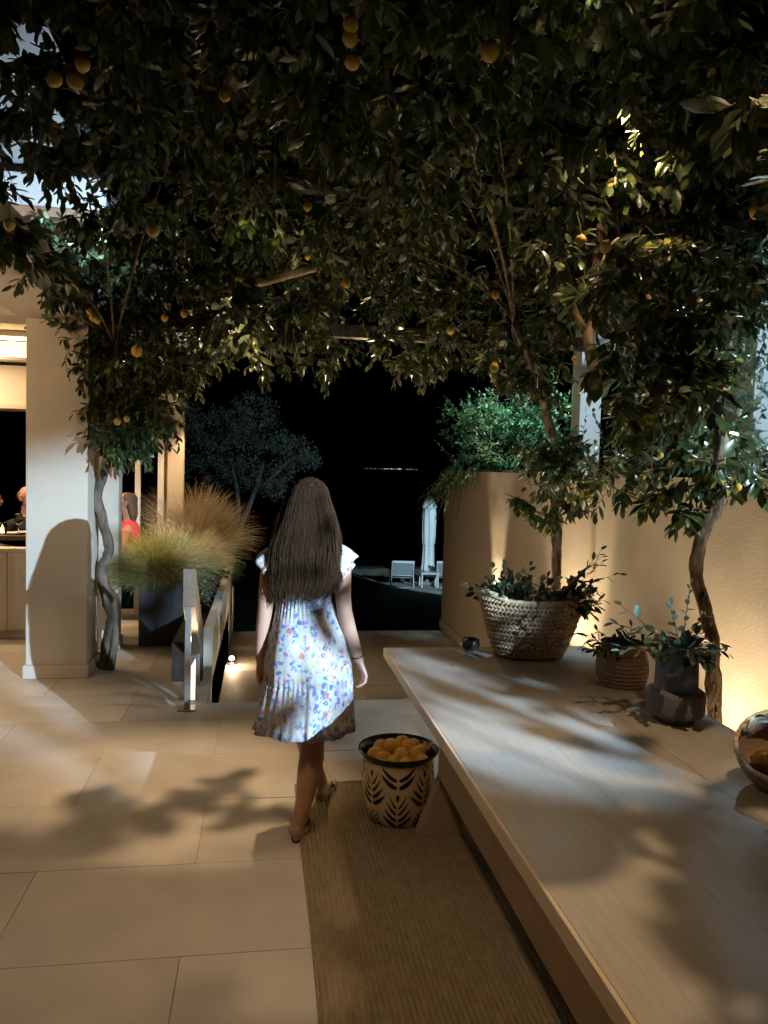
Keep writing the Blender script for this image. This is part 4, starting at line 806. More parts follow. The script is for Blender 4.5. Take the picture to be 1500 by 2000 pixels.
foliage_thing('eucalyptus_sprigs', 'pale green eucalyptus sprigs leaning left out of the grey vase', (1.525, 2.6, TZ+.2), sp, SETE, LEAFE, 60)
# tilted straw bowl with lemons
tl = Matrix.Translation((1.515, 1.985, TZ+.112)) @ Vector((-.46, -.36, .80)).to_track_quat('Z', 'Y').to_matrix().to_4x4()
tw = thing('straw_bowl', 'round woven straw bowl tipped on its side at the right edge of the table', 'basket', (1.48, 1.985, TZ))
prof = []
for j in range(81):
    b = j/80*1.78; prof.append((.004+.128*math.sin(b), -.128*math.cos(b)*.92))
mb = MB(); mb.lathe(prof, (0, 0, 0), 130, M=tl, fn=lambda a, z, j: (-.006*(1-abs(math.sin(math.pi*j/6 + .35*math.sin(30*a)))**.6) if 2 < j < 79 else 0)); mb.build('bowl_body', JUTE, tw, True)
mb = MB(); mb.lathe([(.126, .026), (.122, .02), (.118, -.03), (.08, -.085), (.02, -.112)], (0, 0, 0), 60, M=tl); mb.build('inner_lining', JUTE, tw, True)
mb = MB(); mb.tube([tl @ Vector((.126*math.cos(a), .126*math.sin(a), .027)) for a in [i*2*math.pi/50 for i in range(51)]], [.007+.0015*(i % 2) for i in range(51)], 8); mb.build('rim_cord', STRAW, tw, True)
def put_lemon(p, r, lab, group, rot=None, me=None):
    o = bpy.data.objects.new('lemon', me or LEMP_ME); COL.objects.link(o); o.location = p; o.scale = (r, r, r*random.uniform(1.0, 1.06))
    o.rotation_euler = rot or (random.uniform(1, 2), random.uniform(-.6, .6), random.random()*6.28); tag(o, lab, 'lemon', group); return o
random.seed(60)
for (x, y, z_), lab in [((-.055, -.02, -.045), 'lemon at the left inside the tipped straw bowl'), ((.005, .035, -.05), 'lemon at the back inside the tipped straw bowl'), ((.02, -.045, -.04), 'lowest lemon inside the tipped straw bowl')]:
    put_lemon(tl @ Vector((x, y, z_)), .032, lab, 'lemons in the tipped straw bowl')
random.seed(54); sp = []
for i in range(10):
    p = tl @ Vector((.055+random.gauss(0, .02), .02+random.gauss(0, .03), -.02)); sp.append((tuple(p), (random.gauss(.3, .4), random.gauss(-.5, .4), random.uniform(-.2, .6)), random.uniform(.08, .14), 7, .066))
foliage_thing('lemon_leaves', 'dark lemon leaves spilling out of the tipped straw bowl', (1.5, 1.95, TZ+.1), sp, SETD, LEAFD, 70)

# ------------------------------------------------------------------ rug
rg = thing('jute_rug', 'flat braided jute rug lying under the table', 'rug', (1.1, 2, 0))
ribs = 88; w = 1.72/ribs; prof = []
for i in range(ribs):
    x = .20 + w*i
    prof += [(x, .0015), (x+w*.16, .0090), (x+w*.5, .0120), (x+w*.84, .0090)]
prof.append((1.92, .0045)); rings = []
for j in range(60):
    y_ = .4 + (3.915-.4)*j/59
    rings.append([(x+.0035*math.sin(y_*3.1)+.002*math.sin(y_*11+x*7), y_+(.004*math.sin(x*37) if j == 59 else 0), z_) for x, z_ in prof])
mb = MB(); mb.loft(rings, close=False); mb.build('braided_field', RUG, rg, True)
mb = MB(); mb.tube([(.2+1.72*i/60, 3.918+.003*math.sin(i*2.1), .006) for i in range(61)], [.006+.0015*(i % 2) for i in range(61)], 6); mb.build('bound_edge', RUG, rg, True)
mb = MB(); mb.tube([(.197+.0035*math.sin((.4+3.515*i/80)*3.1), .4+3.515*i/80, .005) for i in range(81)], [.0055+.001*(i % 2) for i in range(81)], 6); mb.build('bound_edge', RUG, rg, True)

# ------------------------------------------------------------------ painted pot of lemons
PX, PY = .655, 3.50
pt = thing('painted_pot', 'ochre pot painted with dark leaf motifs and a flared navy rim', 'pot', (PX, PY, .01))
def pot_r(z_): return np.interp(z_, [0, .02, .06, .14, .20, .26, .30, .365], [.128, .141, .153, .166, .171, .170, .168, .168])
mb = MB(); mb.lathe([(.01, .012)]+[(pot_r(z_), z_+.01) for z_ in np.linspace(0, .302, 24)], (PX, PY, 0), 72, cap0=True); mb.build('pot_body', POTB, pt, True)
mb = MB(); mb.lathe([(.168, .306), (.172, .312), (.180, .320), (.189, .331), (.192, .338), (.189, .343), (.182, .341), (.174, .332), (.160, .306), (.152, .18), (.02, .17)], (PX, PY, 0), 72); mb.build('navy_rim', NAVY, pt, True)
def motif(mb, a0, z0, s_, up_=1, rows=4, bud=True):
    """a stem of paired curved leaves laid on the pot side; a0 is the angle, z0 the foot"""
    def P(u, v_, off=.0012):
        z_ = z0 + v_*s_; r = float(pot_r(max(0, min(.302, z_))))+off; a = a0 + u*s_/.165
        return (PX+r*math.cos(a), PY+r*math.sin(a), z_+.01)
    for k in range(rows):
        b = k*.22; ln = (.50-.085*k) if rows > 2 else .5
        for sg in (-1, 1):
            N_ = 7; lo, hi = [], []
            for i in range(N_+1):
                q = i/N_; x = sg*(.035+q*ln); c = b + .16*q + .30*q*q*(.75 if k < 2 else 1)
                w_ = .112*math.sin(math.pi*min(1, .12+q*.88))**.75*(1-.12*k)+.002
                lo.append(P(x, c-w_*.9)); hi.append(P(x, c+w_*.6))
            vs = lo+hi; fs = [(i, i+1, N_+2+i, N_+1+i) if sg > 0 else (i+1, i, N_+1+i, N_+2+i) for i in range(N_)]
            mb.add([v_ for v_ in vs if True], fs)
    if bud:
        z_b = rows*.22+.12; pts = [(0, z_b-.13), (.055, z_b-.02), (.045, z_b+.06), (0, z_b+.15), (-.045, z_b+.06), (-.055, z_b-.02)]
        mb.add([P(*p) for p in pts], [(0, 1, 2, 3), (0, 3, 4, 5)])
base_a = math.atan2(-PY, -PX) + .02
da = 2*math.pi/8
for i in range(8):
    if i % 2 == 0: jobs = [(.014, .140, 4, True), (.205, .150, 2, False)]
    else: jobs = [(.112, .140, 4, True), (.004, .085, 3, True)]
    for z0_, s_, rw, bd in jobs:
        mb = MB(); motif(mb, base_a+da*i, z0_, s_, rows=rw, bud=bd); mb.build('painted_leaf_motif', NAVY, pt)
random.seed(61)
lem_pos = [(-.115, -.02, .372, 'orange yellow lemon at the left rim of the painted pot'), (-.085, -.085, .372, 'dull lemon at the left front of the painted pot'), (-.03, .0, .400, 'topmost lemon of the heap in the painted pot'), (.03, .08, .388, 'bright lemon at the back of the painted pot'), (.055, .02, .385, 'lemon right behind the middle in the painted pot'), (.085, -.045, .376, 'brownish lemon at the right of the heap in the painted pot'), (.125, .01, .370, 'lemon against the right back rim of the painted pot'), (.005, -.075, .385, 'pear shaped lemon in the front middle of the painted pot'), (-.045, -.115, .366, 'lemon low at the front left of the painted pot'), (.01, -.13, .362, 'lemon at the front rim of the painted pot'), (.095, -.105, .362, 'lemon lying at the right front rim of the painted pot'), (-.075, .07, .375, 'lemon at the back left of the painted pot'), (.09, .09, .366, 'lemon half hidden at the back right of the painted pot'), (-.02, .11, .366, 'lemon farthest back in the painted pot')]
for x, y, z_, lab in lem_pos: put_lemon((PX+x*.98, PY+y*.98, z_-.056), .0375*random.uniform(.92, 1.06), lab, 'lemons heaped in the painted pot')
mb = MB()
for i in range(16):
    a = i*2.4; r = .11*math.sqrt(i/16); mb.ball((PX+r*math.cos(a), PY+r*math.sin(a), .285), .036, 10, 7)
o = mb.build('lemon_layer', LEMONP, smooth=True); o['kind'] = 'stuff'; o['label'] = 'lower layer of lemons inside the painted pot'
# ------------------------------------------------------------------ people
def hand(mb, w, d, thumb, nrm, s=1.0, curl=.5, spreadv=.07):
    """palm, four unequal bent fingers and a thumb, grown from wrist w along d; nrm points out of the back of the hand"""
    w, d, thumb, nrm = Vector(w), Vector(d).normalized(), Vector(thumb), Vector(nrm)
    thumb = (thumb - d*thumb.dot(d)).normalized(); nrm = (nrm - d*nrm.dot(d) - thumb*nrm.dot(thumb)).normalized()
    mb.tube([w-d*.01*s, w+d*.02*s, w+d*.05*s, w+d*.080*s, w+d*.088*s], [(.022*s, .017*s), (.030*s, .015*s), (.039*s, .014*s), (.039*s, .012*s), (.034*s, .009*s)], 14, ref=thumb)
    for i, (o_, L) in enumerate([(.029, .072), (.010, .080), (-.010, .074), (-.028, .058)]):
        p = w + d*.078*s + thumb*o_*s; dd = (d + thumb*spreadv*(1.2-i*.8)).normalized(); pts = [p - d*.02*s, p]
        ang = 0
        for k, fr in enumerate((.45, .31, .24)):
            ang += curl*(.55, .75, .55)[k]
            dv = dd*math.cos(ang) - nrm*math.sin(ang); p = p + dv*L*fr*s; pts.append(p)
        mb.tube(pts, [.0090*s, .0088*s, .0082*s, .0074*s, .0058*s], 9); mb.ball(pts[-1], .0058*s, 8, 6)
    p = w + d*.022*s + thumb*.026*s; td = (thumb*.75 + d*.75 - nrm*.25).normalized(); t2 = (thumb*.25 + d*1.0 - nrm*.45).normalized()
    pts = [w + d*.01*s, p, p + td*.034*s, p + td*.034*s + t2*.028*s]
    mb.tube(pts, [.012*s, .0125*s, .0100*s, .0068*s], 10); mb.ball(pts[-1], .0068*s, 8, 6)
def head(mb, c, s=1.0, M=None):
    """skull, jaw, nose, brow, ears facing +y"""
    c = Vector(c)
    mb.ball(c + Vector((0, -.008, .022))*s, (.074*s, .093*s, .088*s), 22, 14)
    mb.ball(c + Vector((0, .022, -.030))*s, (.060*s, .070*s, .082*s), 20, 12)
    mb.ball(c + Vector((0, .058, -.088))*s, (.026*s, .026*s, .022*s), 14, 8)
    mb.tube([c + Vector((0, .083, .018))*s, c + Vector((0, .098, -.012))*s, c + Vector((0, .108, -.030))*s], [.009*s, .011*s, .013*s], 10); mb.ball(c + Vector((0, .106, -.030))*s, .012*s, 10, 6)
    mb.tube([c + Vector((-.05, .070, .024))*s, c + Vector((0, .085, .026))*s, c + Vector((.05, .070, .024))*s], .010*s, 8)
    mb.tube([c + Vector((-.022, .082, -.058))*s, c + Vector((0, .092, -.057))*s, c + Vector((.022, .082, -.058))*s], .007*s, 8)
    for sx in (-1, 1):
        mb.tube([c + Vector((sx*.070, -.004, .018))*s, c + Vector((sx*.083, -.014, .020))*s, c + Vector((sx*.085, -.014, -.006))*s, c + Vector((sx*.074, -.002, -.032))*s], [(.010*s, .006*s)]*4, 8)
EYEW = mat('eye_white', (.8, .78, .74), .3); LIPM = mat('lips', (.45, .13, .12), .4)
def face_parts(parent, c, s=1.0):
    c = Vector(c)
    for sx in (-1, 1):
        e = MB().ball(c + Vector((sx*.030, .068, .006))*s, .0135*s, 12, 8).build('eye', EYEW, parent, True)
        MB().ball(c + Vector((sx*.030, .0775, .006))*s, .006*s, 10, 6).build('iris', SOLE, e, True)
    MB().tube([c + Vector((-.022, .086, -.058))*s, c + Vector((0, .097, -.056))*s, c + Vector((.022, .086, -.058))*s], [.004*s, .0065*s, .004*s], 8).build('lips', LIPM, parent, True)

g = thing('person', 'girl seen from behind with long brown hair and a white floral dress walking away', 'person', (.205, 3.375, 0), rz=R(-9))
mb = MB()
mb.tube([(0, 0, .78), (0, 0, .86), (-.005, 0, .95), (-.015, 0, 1.08), (-.005, .0, 1.17), (0, -.005, 1.25), (0, -.008, 1.295), (0, -.005, 1.33), (0, 0, 1.36), (0, .006, 1.43)], [(.115, .095), (.132, .10), (.118, .09), (.092, .07), (.112, .08), (.135, .075), (.112, .06), (.060, .050), (.046, .046), (.045, .047)], 22, ref=(1, 0, 0))
head(mb, (0, .012, 1.492), 1.02)
def limb(pts, rads, n=16): mb.tube(pts, rads, n); [mb.ball(p, (r if not hasattr(r, '__len__') else r[0])*.98, 12, 8) for p, r in ((pts[0], rads[0]), (pts[-1], rads[-1]))]
limb([(-.110, 0, 1.275), (-.152, -.01, 1.262), (-.170, -.012, 1.19), (-.182, -.018, 1.07), (-.186, -.014, 1.02), (-.197, .006, .93), (-.208, .03, .83), (-.212, .04, .79)], [.040, .043, .040, .034, .033, .032, .025, .022])
hand(mb, (-.212, .042, .785), (.0, .12, -1), (.25, 1, .1), (-1, .2, 0), .98, .42)
limb([(.110, 0, 1.275), (.138, -.01, 1.262), (.150, -.014, 1.19), (.156, -.020, 1.08), (.164, -.016, 1.02), (.186, .006, .93), (.220, .03, .83), (.232, .034, .795)], [.040, .043, .040, .035, .034, .033, .026, .022])
hand(mb, (.232, .036, .795), (.36, .05, -.93), (-.25, 1, .0), (.95, .2, .35), .98, .95)
# right leg trails, left leg crosses in front
limb([(.075, 0, .83), (.068, -.005, .68), (.045, .0, .50), (.038, .004, .455), (.034, -.022, .36), (.026, -.030, .30), (.008, -.040, .18), (-.012, -.046, .095), (-.018, -.044, .07)], [.082, .070, .054, .052, .056, .054, .039, .031, .031])
limb([(-.075, .02, .83), (-.060, .09, .68), (-.030, .165, .51), (-.024, .175, .46), (-.006, .205, .36), (.004, .225, .30), (.030, .30, .18), (.052, .355, .10), (.056, .36, .075)], [.082, .070, .054, .052, .055, .052, .038, .031, .031])
for x, y, a in ((-.020, -.035, .05), (.058, .372, .10)):
    F_ = Vector((math.sin(a), math.cos(a), 0)); q = Vector((x, y, 0))
    mb.ball(q + Vector((0, -.018, .050)), (.029, .036, .034), 14, 8)
    mb.tube([q + F_*-.02 + Vector((0, 0, .065)), q + F_*.05 + Vector((0, 0, .058)), q + F_*.11 + Vector((0, 0, .040)), q + F_*.155 + Vector((0, 0, .033))], [(.030, .030), (.034, .028), (.039, .016), (.036, .011)], 14, ref=(1, 0, 0))
    for i, tl_ in enumerate((.040, .034, .030, .026, .020)):
        sx = (-1 if x < .03 else 1)*(-1); b = q + F_*.150 + Vector((sx*(.028-.014*i), 0, .031)); mb.tube([b, b + F_*tl_*.6, b + F_*tl_ - Vector((0, 0, .004))], [.010-.0008*i, .0095-.0008*i, .007], 8)
bm = remesh(mb, .0042, 5, 'girl_body'); bm.materials.append(SKIN)
link('body', bm, g); face_parts(g, (0, .012, 1.492), 1.02)
# dress
zs = [1.292, 1.25, 1.20, 1.15, 1.10, 1.075, 1.062, 1.05, 1.03, .99, .95, .90, .84, .785, .74, .705, .698, .690, .66, .61, .56, .515, .478]
cxs = np.interp(zs[::-1], [.478, .70, .90, 1.06, 1.10, 1.20, 1.30], [-.002, .006, 0, -.016, -.015, 0, 0])[::-1]
rxs = np.interp(zs[::-1], [.478, .60, .70, .785, .90, .98, 1.03, 1.062, 1.10, 1.20, 1.26, 1.30], [.222, .208, .194, .184, .160, .140, .124, .114, .116, .136, .142, .128])[::-1]
rys = np.interp(zs[::-1], [.478, .60, .70, .785, .90, 1.0, 1.062, 1.10, 1.20, 1.30], [.200, .185, .170, .160, .140, .115, .092, .090, .098, .085])[::-1]
rings = []; NS = 260
for i, z_ in enumerate(zs):
    t_ = max(0, (1.06-z_)/.58); ruf = max(0, (.70-z_)/.22); ring = []
    for k in range(NS):
        a = 2*math.pi*k/NS
        fold = .007*t_*math.sin(7*a+1.3+z_*2) + .003*t_*math.sin(15*a+z_*5+.5) + .014*mnoise.noise(Vector((math.cos(a)*2.2, math.sin(a)*2.2, z_*3)))*min(1, t_*3)
        fold += ruf*(.007*math.sin(23*a+2.5*math.sin(3*a)) + .003*math.sin(41*a+3*math.sin(5*a))) + (.006*math.sin(52*a+2*math.sin(7*a))*math.exp(-((z_-.685)/.025)**2)) + .0035*math.sin(44*a)*math.exp(-((z_-1.045)/.03)**2)
        if .694 < z_ < .704: fold -= .004
        tail = 0 if i < len(zs)-1 else .004*math.sin(11*a+.7) + .002*math.sin(29*a)
        sway = -.018*ruf*(1-math.cos(a))*.5 if math.cos(a) < 0 else 0
        ring.append((cxs[i] + (rxs[i]+fold)*math.cos(a) + sway*0 - .012*ruf*max(0, -math.cos(a)), .012 + .03*t_ + (rys[i]+fold)*math.sin(a), z_ + tail))
    rings.append(ring)
dr = MB(); dr.loft(rings); dress = dr.build('dress', FLORAL, g, True)
sd = dress.modifiers.new('cloth', 'SOLIDIFY'); sd.thickness = .0025; sd.offset = -1
for sx in (-1, 1):
    rings = []
    for i in range(9):
        q = i/8; ring = []
        for k in range(41):
            b = -1.5 + 3.0*k/40
            wv_ = .010*q*math.sin(6.2*b+.8*sx) + .004*q*math.sin(14*b)
            out = (.118 + (.108 if sx < 0 else .088)*q**.85*math.cos(b*.62)) + wv_
            ring.append((sx*out, -.004 + (.066+.030*q)*math.sin(b), 1.318 - .010*q - .055*q**1.5*(1 + .3*math.sin(b*b)) - .062*(1-math.cos(b)) + wv_*.6))
        rings.append(ring)
    sv = MB().loft(rings, close=False).build('cap_sleeve', FLORAL, g, True); m_ = sv.modifiers.new('cloth', 'SOLIDIFY'); m_.thickness = .002
    sp_ = MB().tube([(sx*.105, .075, 1.28), (sx*.118, .04, 1.312), (sx*.122, 0, 1.322), (sx*.118, -.05, 1.312), (sx*.105, -.082, 1.28)], [(.022, .003)]*5, 8, ref=(1, 0, 0)).build('shoulder_strap', FLORAL, g, True)
# hair
HT = [(1.606, 0, .012, -.01, .015), (1.596, -.002, .040, -.01, .05), (1.575, -.005, .066, -.008, .082), (1.55, -.008, .082, -.008, .098), (1.523, -.011, .091, -.009, .104), (1.47, -.010, .109, -.020, .102), (1.433, -.008, .123, -.030, .096), (1.355, -.010, .141, -.045, .084), (1.295, -.014, .150, -.055, .078), (1.235, -.014, .152, -.062, .072), (1.155, -.010, .146, -.068, .064), (1.115, -.020, .128, -.072, .058), (1.085, -.030, .104, -.074, .050)]
hz = np.array([h[0] for h in HT])[::-1]; HC = [np.array([h[i] for h in HT])[::-1] for i in range(1, 5)]
def hair_pt(a, z_, off=0):
    cx_, rx_, cy_, ry_ = (float(np.interp(z_, hz, c)) for c in HC)
    gv = .005*mnoise.noise(Vector((math.cos(a)*3.5, math.sin(a)*3.5, z_*1.6))) + .0020*mnoise.noise(Vector((math.cos(a)*11, math.sin(a)*11, z_*1.4+5))) + .0012*mnoise.noise(Vector((math.cos(a)*26, math.sin(a)*26, z_*2)))
    gv *= min(1, (1.606-z_)/.08)
    x = cx_ + (rx_+gv+off)*math.cos(a); y = cy_ + (ry_+gv+off)*math.sin(a)
    return Vector((x, min(y, .035 if z_ < 1.55 else .09), z_))
rings = []; NH = 260; zz = list(np.linspace(1.606, 1.56, 8)) + list(np.linspace(1.55, 1.135, 56))
for z_ in zz: rings.append([hair_pt(2*math.pi*k/NH, z_) for k in range(NH)])
rings.append([hair_pt(2*math.pi*k/NH, 1.135, -.008) + Vector((0, 0, -.018 + .030*mnoise.noise(Vector((math.cos(2*math.pi*k/NH)*14, math.sin(2*math.pi*k/NH)*14, 3))))) for k in range(NH)])
hair = MB().loft(rings, cap0=True, cap1=True).build('hair', HAIRM, g, True)
random.seed(71); mb = MB()
for i in range(2400):
    a = random.uniform(math.pi*.95, math.pi*2.05) if random.random() < .9 else random.random()*6.28
    z0_ = random.choice((1.6, 1.59, 1.56, random.uniform(1.2, 1.55))); z1_ = random.gauss(1.092, .022) if random.random() < .88 else random.uniform(1.12, 1.4)
    if math.cos(a) > .75: z1_ += random.uniform(0, .06)
    off = random.uniform(-.0005, .006); n_ = 14; pts = []; dr_ = random.gauss(0, .05); w1 = random.uniform(-.006, .006); stray = random.random() < .10
    for k in range(n_+1):
        z_ = z0_ + (z1_-z0_)*k/n_; p = hair_pt(a + dr_*k/n_ + .03*math.sin(z_*9+i), max(z_, 1.085), off + (.016*(k/n_)**2 if stray else 0)); p.z = z_ ; p.x += w1*math.sin(z_*22+i)*(k/n_)
        pts.append(p)
    r_ = random.uniform(.0004, .0010); mb.tube(pts, [r_*(1 if k < n_-2 else .5) for k in range(n_+1)], 3, cap=False)
# the lock that has slipped forward over the right shoulder
for i in range(60):
    x = random.uniform(.095, .143); pts = [(x*.86, -.09+random.gauss(0, .006), 1.40), (x*.97, -.115+random.gauss(0, .006), 1.30), (x+.010*math.sin(i), -.118, 1.22), (x+.006, -.112+random.gauss(0, .004), 1.16), (x+random.gauss(0, .005), -.108, random.uniform(1.105, 1.15))]
    mb.tube(pts, [.0016, .0016, .0014, .0012, .0006], 3, cap=False)
o = mb.build('hair_strands', HAIRM, hair, True); o['kind'] = 'stuff'
mb = MB(); c_ = Vector((.2265, .033, .812)); ax = Vector((.34, .2, -.93)).normalized(); xx = ax.orthogonal().normalized(); yy_ = ax.cross(xx)
mb.tube([c_ + (xx*math.cos(a)+yy_*math.sin(a))*.0268 for a in [i*2*math.pi/24 for i in range(25)]], .0026, 8, cap=False); mb.build('bracelet', BLACK, g, True)
# slides
for x, y, a in ((-.020, -.035, .05), (.058, .372, .10)):
    F_ = Vector((math.sin(a), math.cos(a), 0)); Q = Vector((math.cos(a), -math.sin(a), 0)); q = Vector((x, y, 0)); out_ = []
    for i in range(28):
        b = 2*math.pi*i/28; l_ = .075 + .125*math.sin(b); w_ = .043*math.cos(b)*(1 if math.sin(b) > 0 else .82)
        out_.append(q + F_*l_ + Q*w_)
    mb = MB(); n_ = len(out_); lo = [(p.x, p.y, .011) for p in out_]; hi = [(p.x, p.y, .030) for p in out_]; mb.loft([lo, hi], True, True, True)
    sole = mb.build('sandal', SUEDE, g); b_ = sole.modifiers.new('b', 'BEVEL'); b_.width = .004; b_.segments = 2; b_.limit_method = 'ANGLE'
    mb = MB(); mb.loft([[(p.x, p.y, .0005) for p in out_], [(p.x, p.y, .0105) for p in out_]], True, True, True); mb.build('outsole', SOLE, sole)
    mb = MB(); mb.loft([[tuple(q + F_*(.085+.055*j/6) + Q*(.047*math.cos(t_)) + Vector((0, 0, .026+.040*math.sin(t_)*(1-.03*j)))) for t_ in [math.pi*k/16 for k in range(17)]] for j in range(7)], close=False)
    s2 = mb.build('strap', SUEDE, sole, True); m_ = s2.modifiers.new('s', 'SOLIDIFY'); m_.thickness = .004
    random.seed(5); mb = MB()
    for i in range(140):
        b = random.uniform(math.pi*1.05, math.pi*1.95); p = q + F_*(.075+.122*math.sin(b)) + Q*(.046*math.cos(b)) + Vector((0, 0, random.uniform(.024, .040))); d_ = Vector((random.gauss(0, 1), random.gauss(0, 1), random.gauss(.3, .6))).normalized()
        mb.tube([p, p+d_*random.uniform(.008, .018)], [.0010, .0004], 3, cap=False)
    o = mb.build('fringe', SUEDE, sole); o['kind'] = 'stuff'

def guest(lab, loc, rz, zoff, skin, shirt, hairm, bald=False, long_hair=False, glasses=None, sleeveless=False, grp='diners at the lit table'):
    t = thing('person', lab, 'person', (loc[0], loc[1], 0), grp, rz)
    z0_ = zoff; mb = MB()
    mb.tube([(0, .0, z0_), (0, 0, z0_+.2), (0, .0, z0_+.40), (0, 0, z0_+.48), (0, .01, z0_+.53), (0, .02, z0_+.62)], [(.15, .11), (.15, .11), (.17, .105), (.12, .08), (.055, .055), (.055, .055)], 18, ref=(1, 0, 0))
    head(mb, (0, .03, z0_+.70), 1.06)
    for sx in (-1, 1):
        mb.tube([(sx*.14, 0, z0_+.44), (sx*.20, .0, z0_+.42), (sx*.235, .03, z0_+.24), (sx*.22, .16, z0_+.14), (sx*.10, .30, z0_+.16)], [.055, .058, .045, .040, .03], 12)
        hand(mb, (sx*.10, .30, z0_+.16), (-sx*.5, .8, 0), (0, .3, 1), (sx, .4, 0), 1.0, .5)
        mb.tube([(sx*.09, .02, z0_+.04), (sx*.11, .40, z0_+.05), (sx*.11, .42, z0_-.38)], [.085, .065, .045], 12)
        mb.tube([(sx*.11, .38, z0_-.40), (sx*.11, .56, z0_-.42)], [.04, .03], 10)
    me = remesh(mb, .008, 3, 'guest_body'); me.materials.append(skin); link('body', me, t)
    face_parts(t, (0, .03, z0_+.70), 1.06)
    mb = MB(); mb.tube([(0, .0, z0_-.02), (0, 0, z0_+.2), (0, .0, z0_+.40), (0, 0, z0_+.475), (0, .012, z0_+.525)], [(.168, .13), (.165, .125), (.183, .118), (.132, .09), (.068, .066)], 20, ref=(1, 0, 0))
    if not sleeveless:
        for sx in (-1, 1): mb.tube([(sx*.12, 0, z0_+.44), (sx*.20, .0, z0_+.425), (sx*.237, .03, z0_+.24), (sx*.222, .15, z0_+.145)], [.062, .068, .056, .052], 12)
    me = remesh(mb, .010, 4, 'shirt'); me.materials.append(shirt); link('shirt', me, t)
    mb = MB(); c = Vector((0, .03, z0_+.70))*1
    mb.ball(c + Vector((0, -.022, .038)), (.083, .094, .078), 20, 12)
    if long_hair:
        mb.tube([c + Vector((0, -.02, .04)), c + Vector((0, -.055, -.03)), c + Vector((0, -.07, -.12)), c + Vector((0, -.07, -.18))], [(.085, .08), (.092, .06), (.09, .05), (.06, .03)], 16, ref=(1, 0, 0))
    if bald: mb = MB(); mb.ball(c + Vector((0, -.035, .020)), (.084, .082, .070), 20, 12)
    me = remesh(mb, .007, 2, 'hair'); me.materials.append(hairm); link('hair', me, t)
    if glasses:
        mb = MB(); fr = c + Vector((0, .095, .008))
        for sx in (-1, 1):
            ctr = fr + Vector((sx*.034, 0, 0))
            if glasses == 'sun': mb.ball(ctr, (.027, .006, .020), 12, 6)
            else: mb.tube([ctr + Vector((.026*math.cos(q), 0, .018*math.sin(q))) for q in [i*math.pi/8 for i in range(17)]], .0028, 6)
            mb.tube([fr + Vector((sx*.060, 0, .006)), c + Vector((sx*.085, .03, .012)), c + Vector((sx*.084, -.01, .014))], .0026, 6)
        mb.tube([fr + Vector((-.010, 0, .004)), fr + Vector((.010, 0, .004))], .0026, 6); mb.build('spectacles' if glasses != 'sun' else 'sunglasses', BLACK, t, True)
    return t
guest('man in a black shirt and spectacles sitting behind the wine glass', (-2.36, 8.22), R(-128), .56, SKIN2, BLACK, HAIR3, bald=True, glasses='clear')
guest('man in a dark striped shirt sitting with his back turned at far left', (-2.66, 7.98), R(-66), .55, SKIN2, STRIPE, HAIR3)
guest('woman in a coral sleeveless top and sunglasses sitting in a pale armchair', (-1.37, 8.30), R(92), .52, SKIN2, CORAL, HAIR2, long_hair=True, glasses='sun', sleeveless=True, grp=None)

def shell_chair(lab, loc, rz, zs_=.46):
    t = thing('shell_chair', lab, 'chair', (loc[0], loc[1], 0), 'pale shell chairs', rz)
    rings = []
    for j in range(9):
        q = j/8; ring = []
        for k in range(25):
            b = -2.0 + 4.0*k/24; r = .27 + .05*q; hgt = .36*q*(.55+.45*math.cos(b*.55))
            ring.append((r*math.sin(b), -r*math.cos(b)*.9 - .03*q, zs_ + hgt))
        rings.append(ring)
    o = MB().loft(rings, close=False).build('back_shell', CHAIRM, t, True); s_ = o.modifiers.new('s', 'SOLIDIFY'); s_.thickness = .03; s_.offset = 0
    mb = MB(); mb.lathe([(.001, -.03), (.25, -.03), (.275, 0), (.26, .03), (.001, .04)], (0, 0, zs_), 28, cap0=True, cap1=True); mb.build('seat', CHAIRM, t, True)
    for sx in (-1, 1):
        for sy in (-1, 1): MB().tube([(sx*.17, sy*.17, zs_-.03), (sx*.23, sy*.23, 0)], .013, 10).build('leg', LFRAME, t, True)
    MB().tube([(.30*math.sin(b), -.30*math.cos(b)*.9-.05, zs_+.36*(.55+.45*math.cos(b*.55))+.015) for b in [-1.9+3.8*i/24 for i in range(25)]], .011, 8).build('rim_tube', LFRAME, t, True)
    return t
shell_chair('pale shell armchair with a light tube rim under the woman in coral', (-1.28, 8.30), R(92))
shell_chair('pale shell chair with its back to the counter front at far left', (-2.62, 7.86), R(-20), .50)
dt = thing('dining_table', 'dark wood dining table set with glasses behind the counter front', 'table', (-2.7, 8.0, 0))
MB().box(-3.6, -2.02, 7.62, 8.12, .885, .93).build('tabletop', DARKW, dt, bevel=.006)
MB().box(-3.0, -2.6, 7.8, 8.0, 0, .884).build('pedestal', DARKW, dt, bevel=.006)
def wineglass(lab, x, y, z_, fill):
    t = thing('wine_glass', lab, 'glass', (x, y, z_))
    mb = MB(); mb.lathe([(.034, 0), (.030, .003), (.005, .008), (.0045, .085), (.012, .095), (.034, .115), (.041, .14), (.038, .175), (.033, .205), (.0315, .205), (.036, .175), (.039, .14), (.032, .117), (.008, .098)], (x, y, z_), 24, cap0=True); mb.build('glass_body', GLASS, t, True)
    if fill: mb = MB(); mb.lathe([(.008, .099), (.031, .118), (.0375, .138), (.036, .140), (.001, .140)], (x, y, z_), 20, cap0=True); mb.build('wine', WINE, t, True)
wineglass('wine glass with red wine in front of the man in spectacles', -2.285, 7.72, .931, True)
wineglass('empty wine glass by the column edge on the dining table', -2.17, 7.78, .931, False)
t = thing('candle_tumbler', 'glass tumbler holding a lit candle on the dining table', 'candle', (-2.43, 7.72, .931))
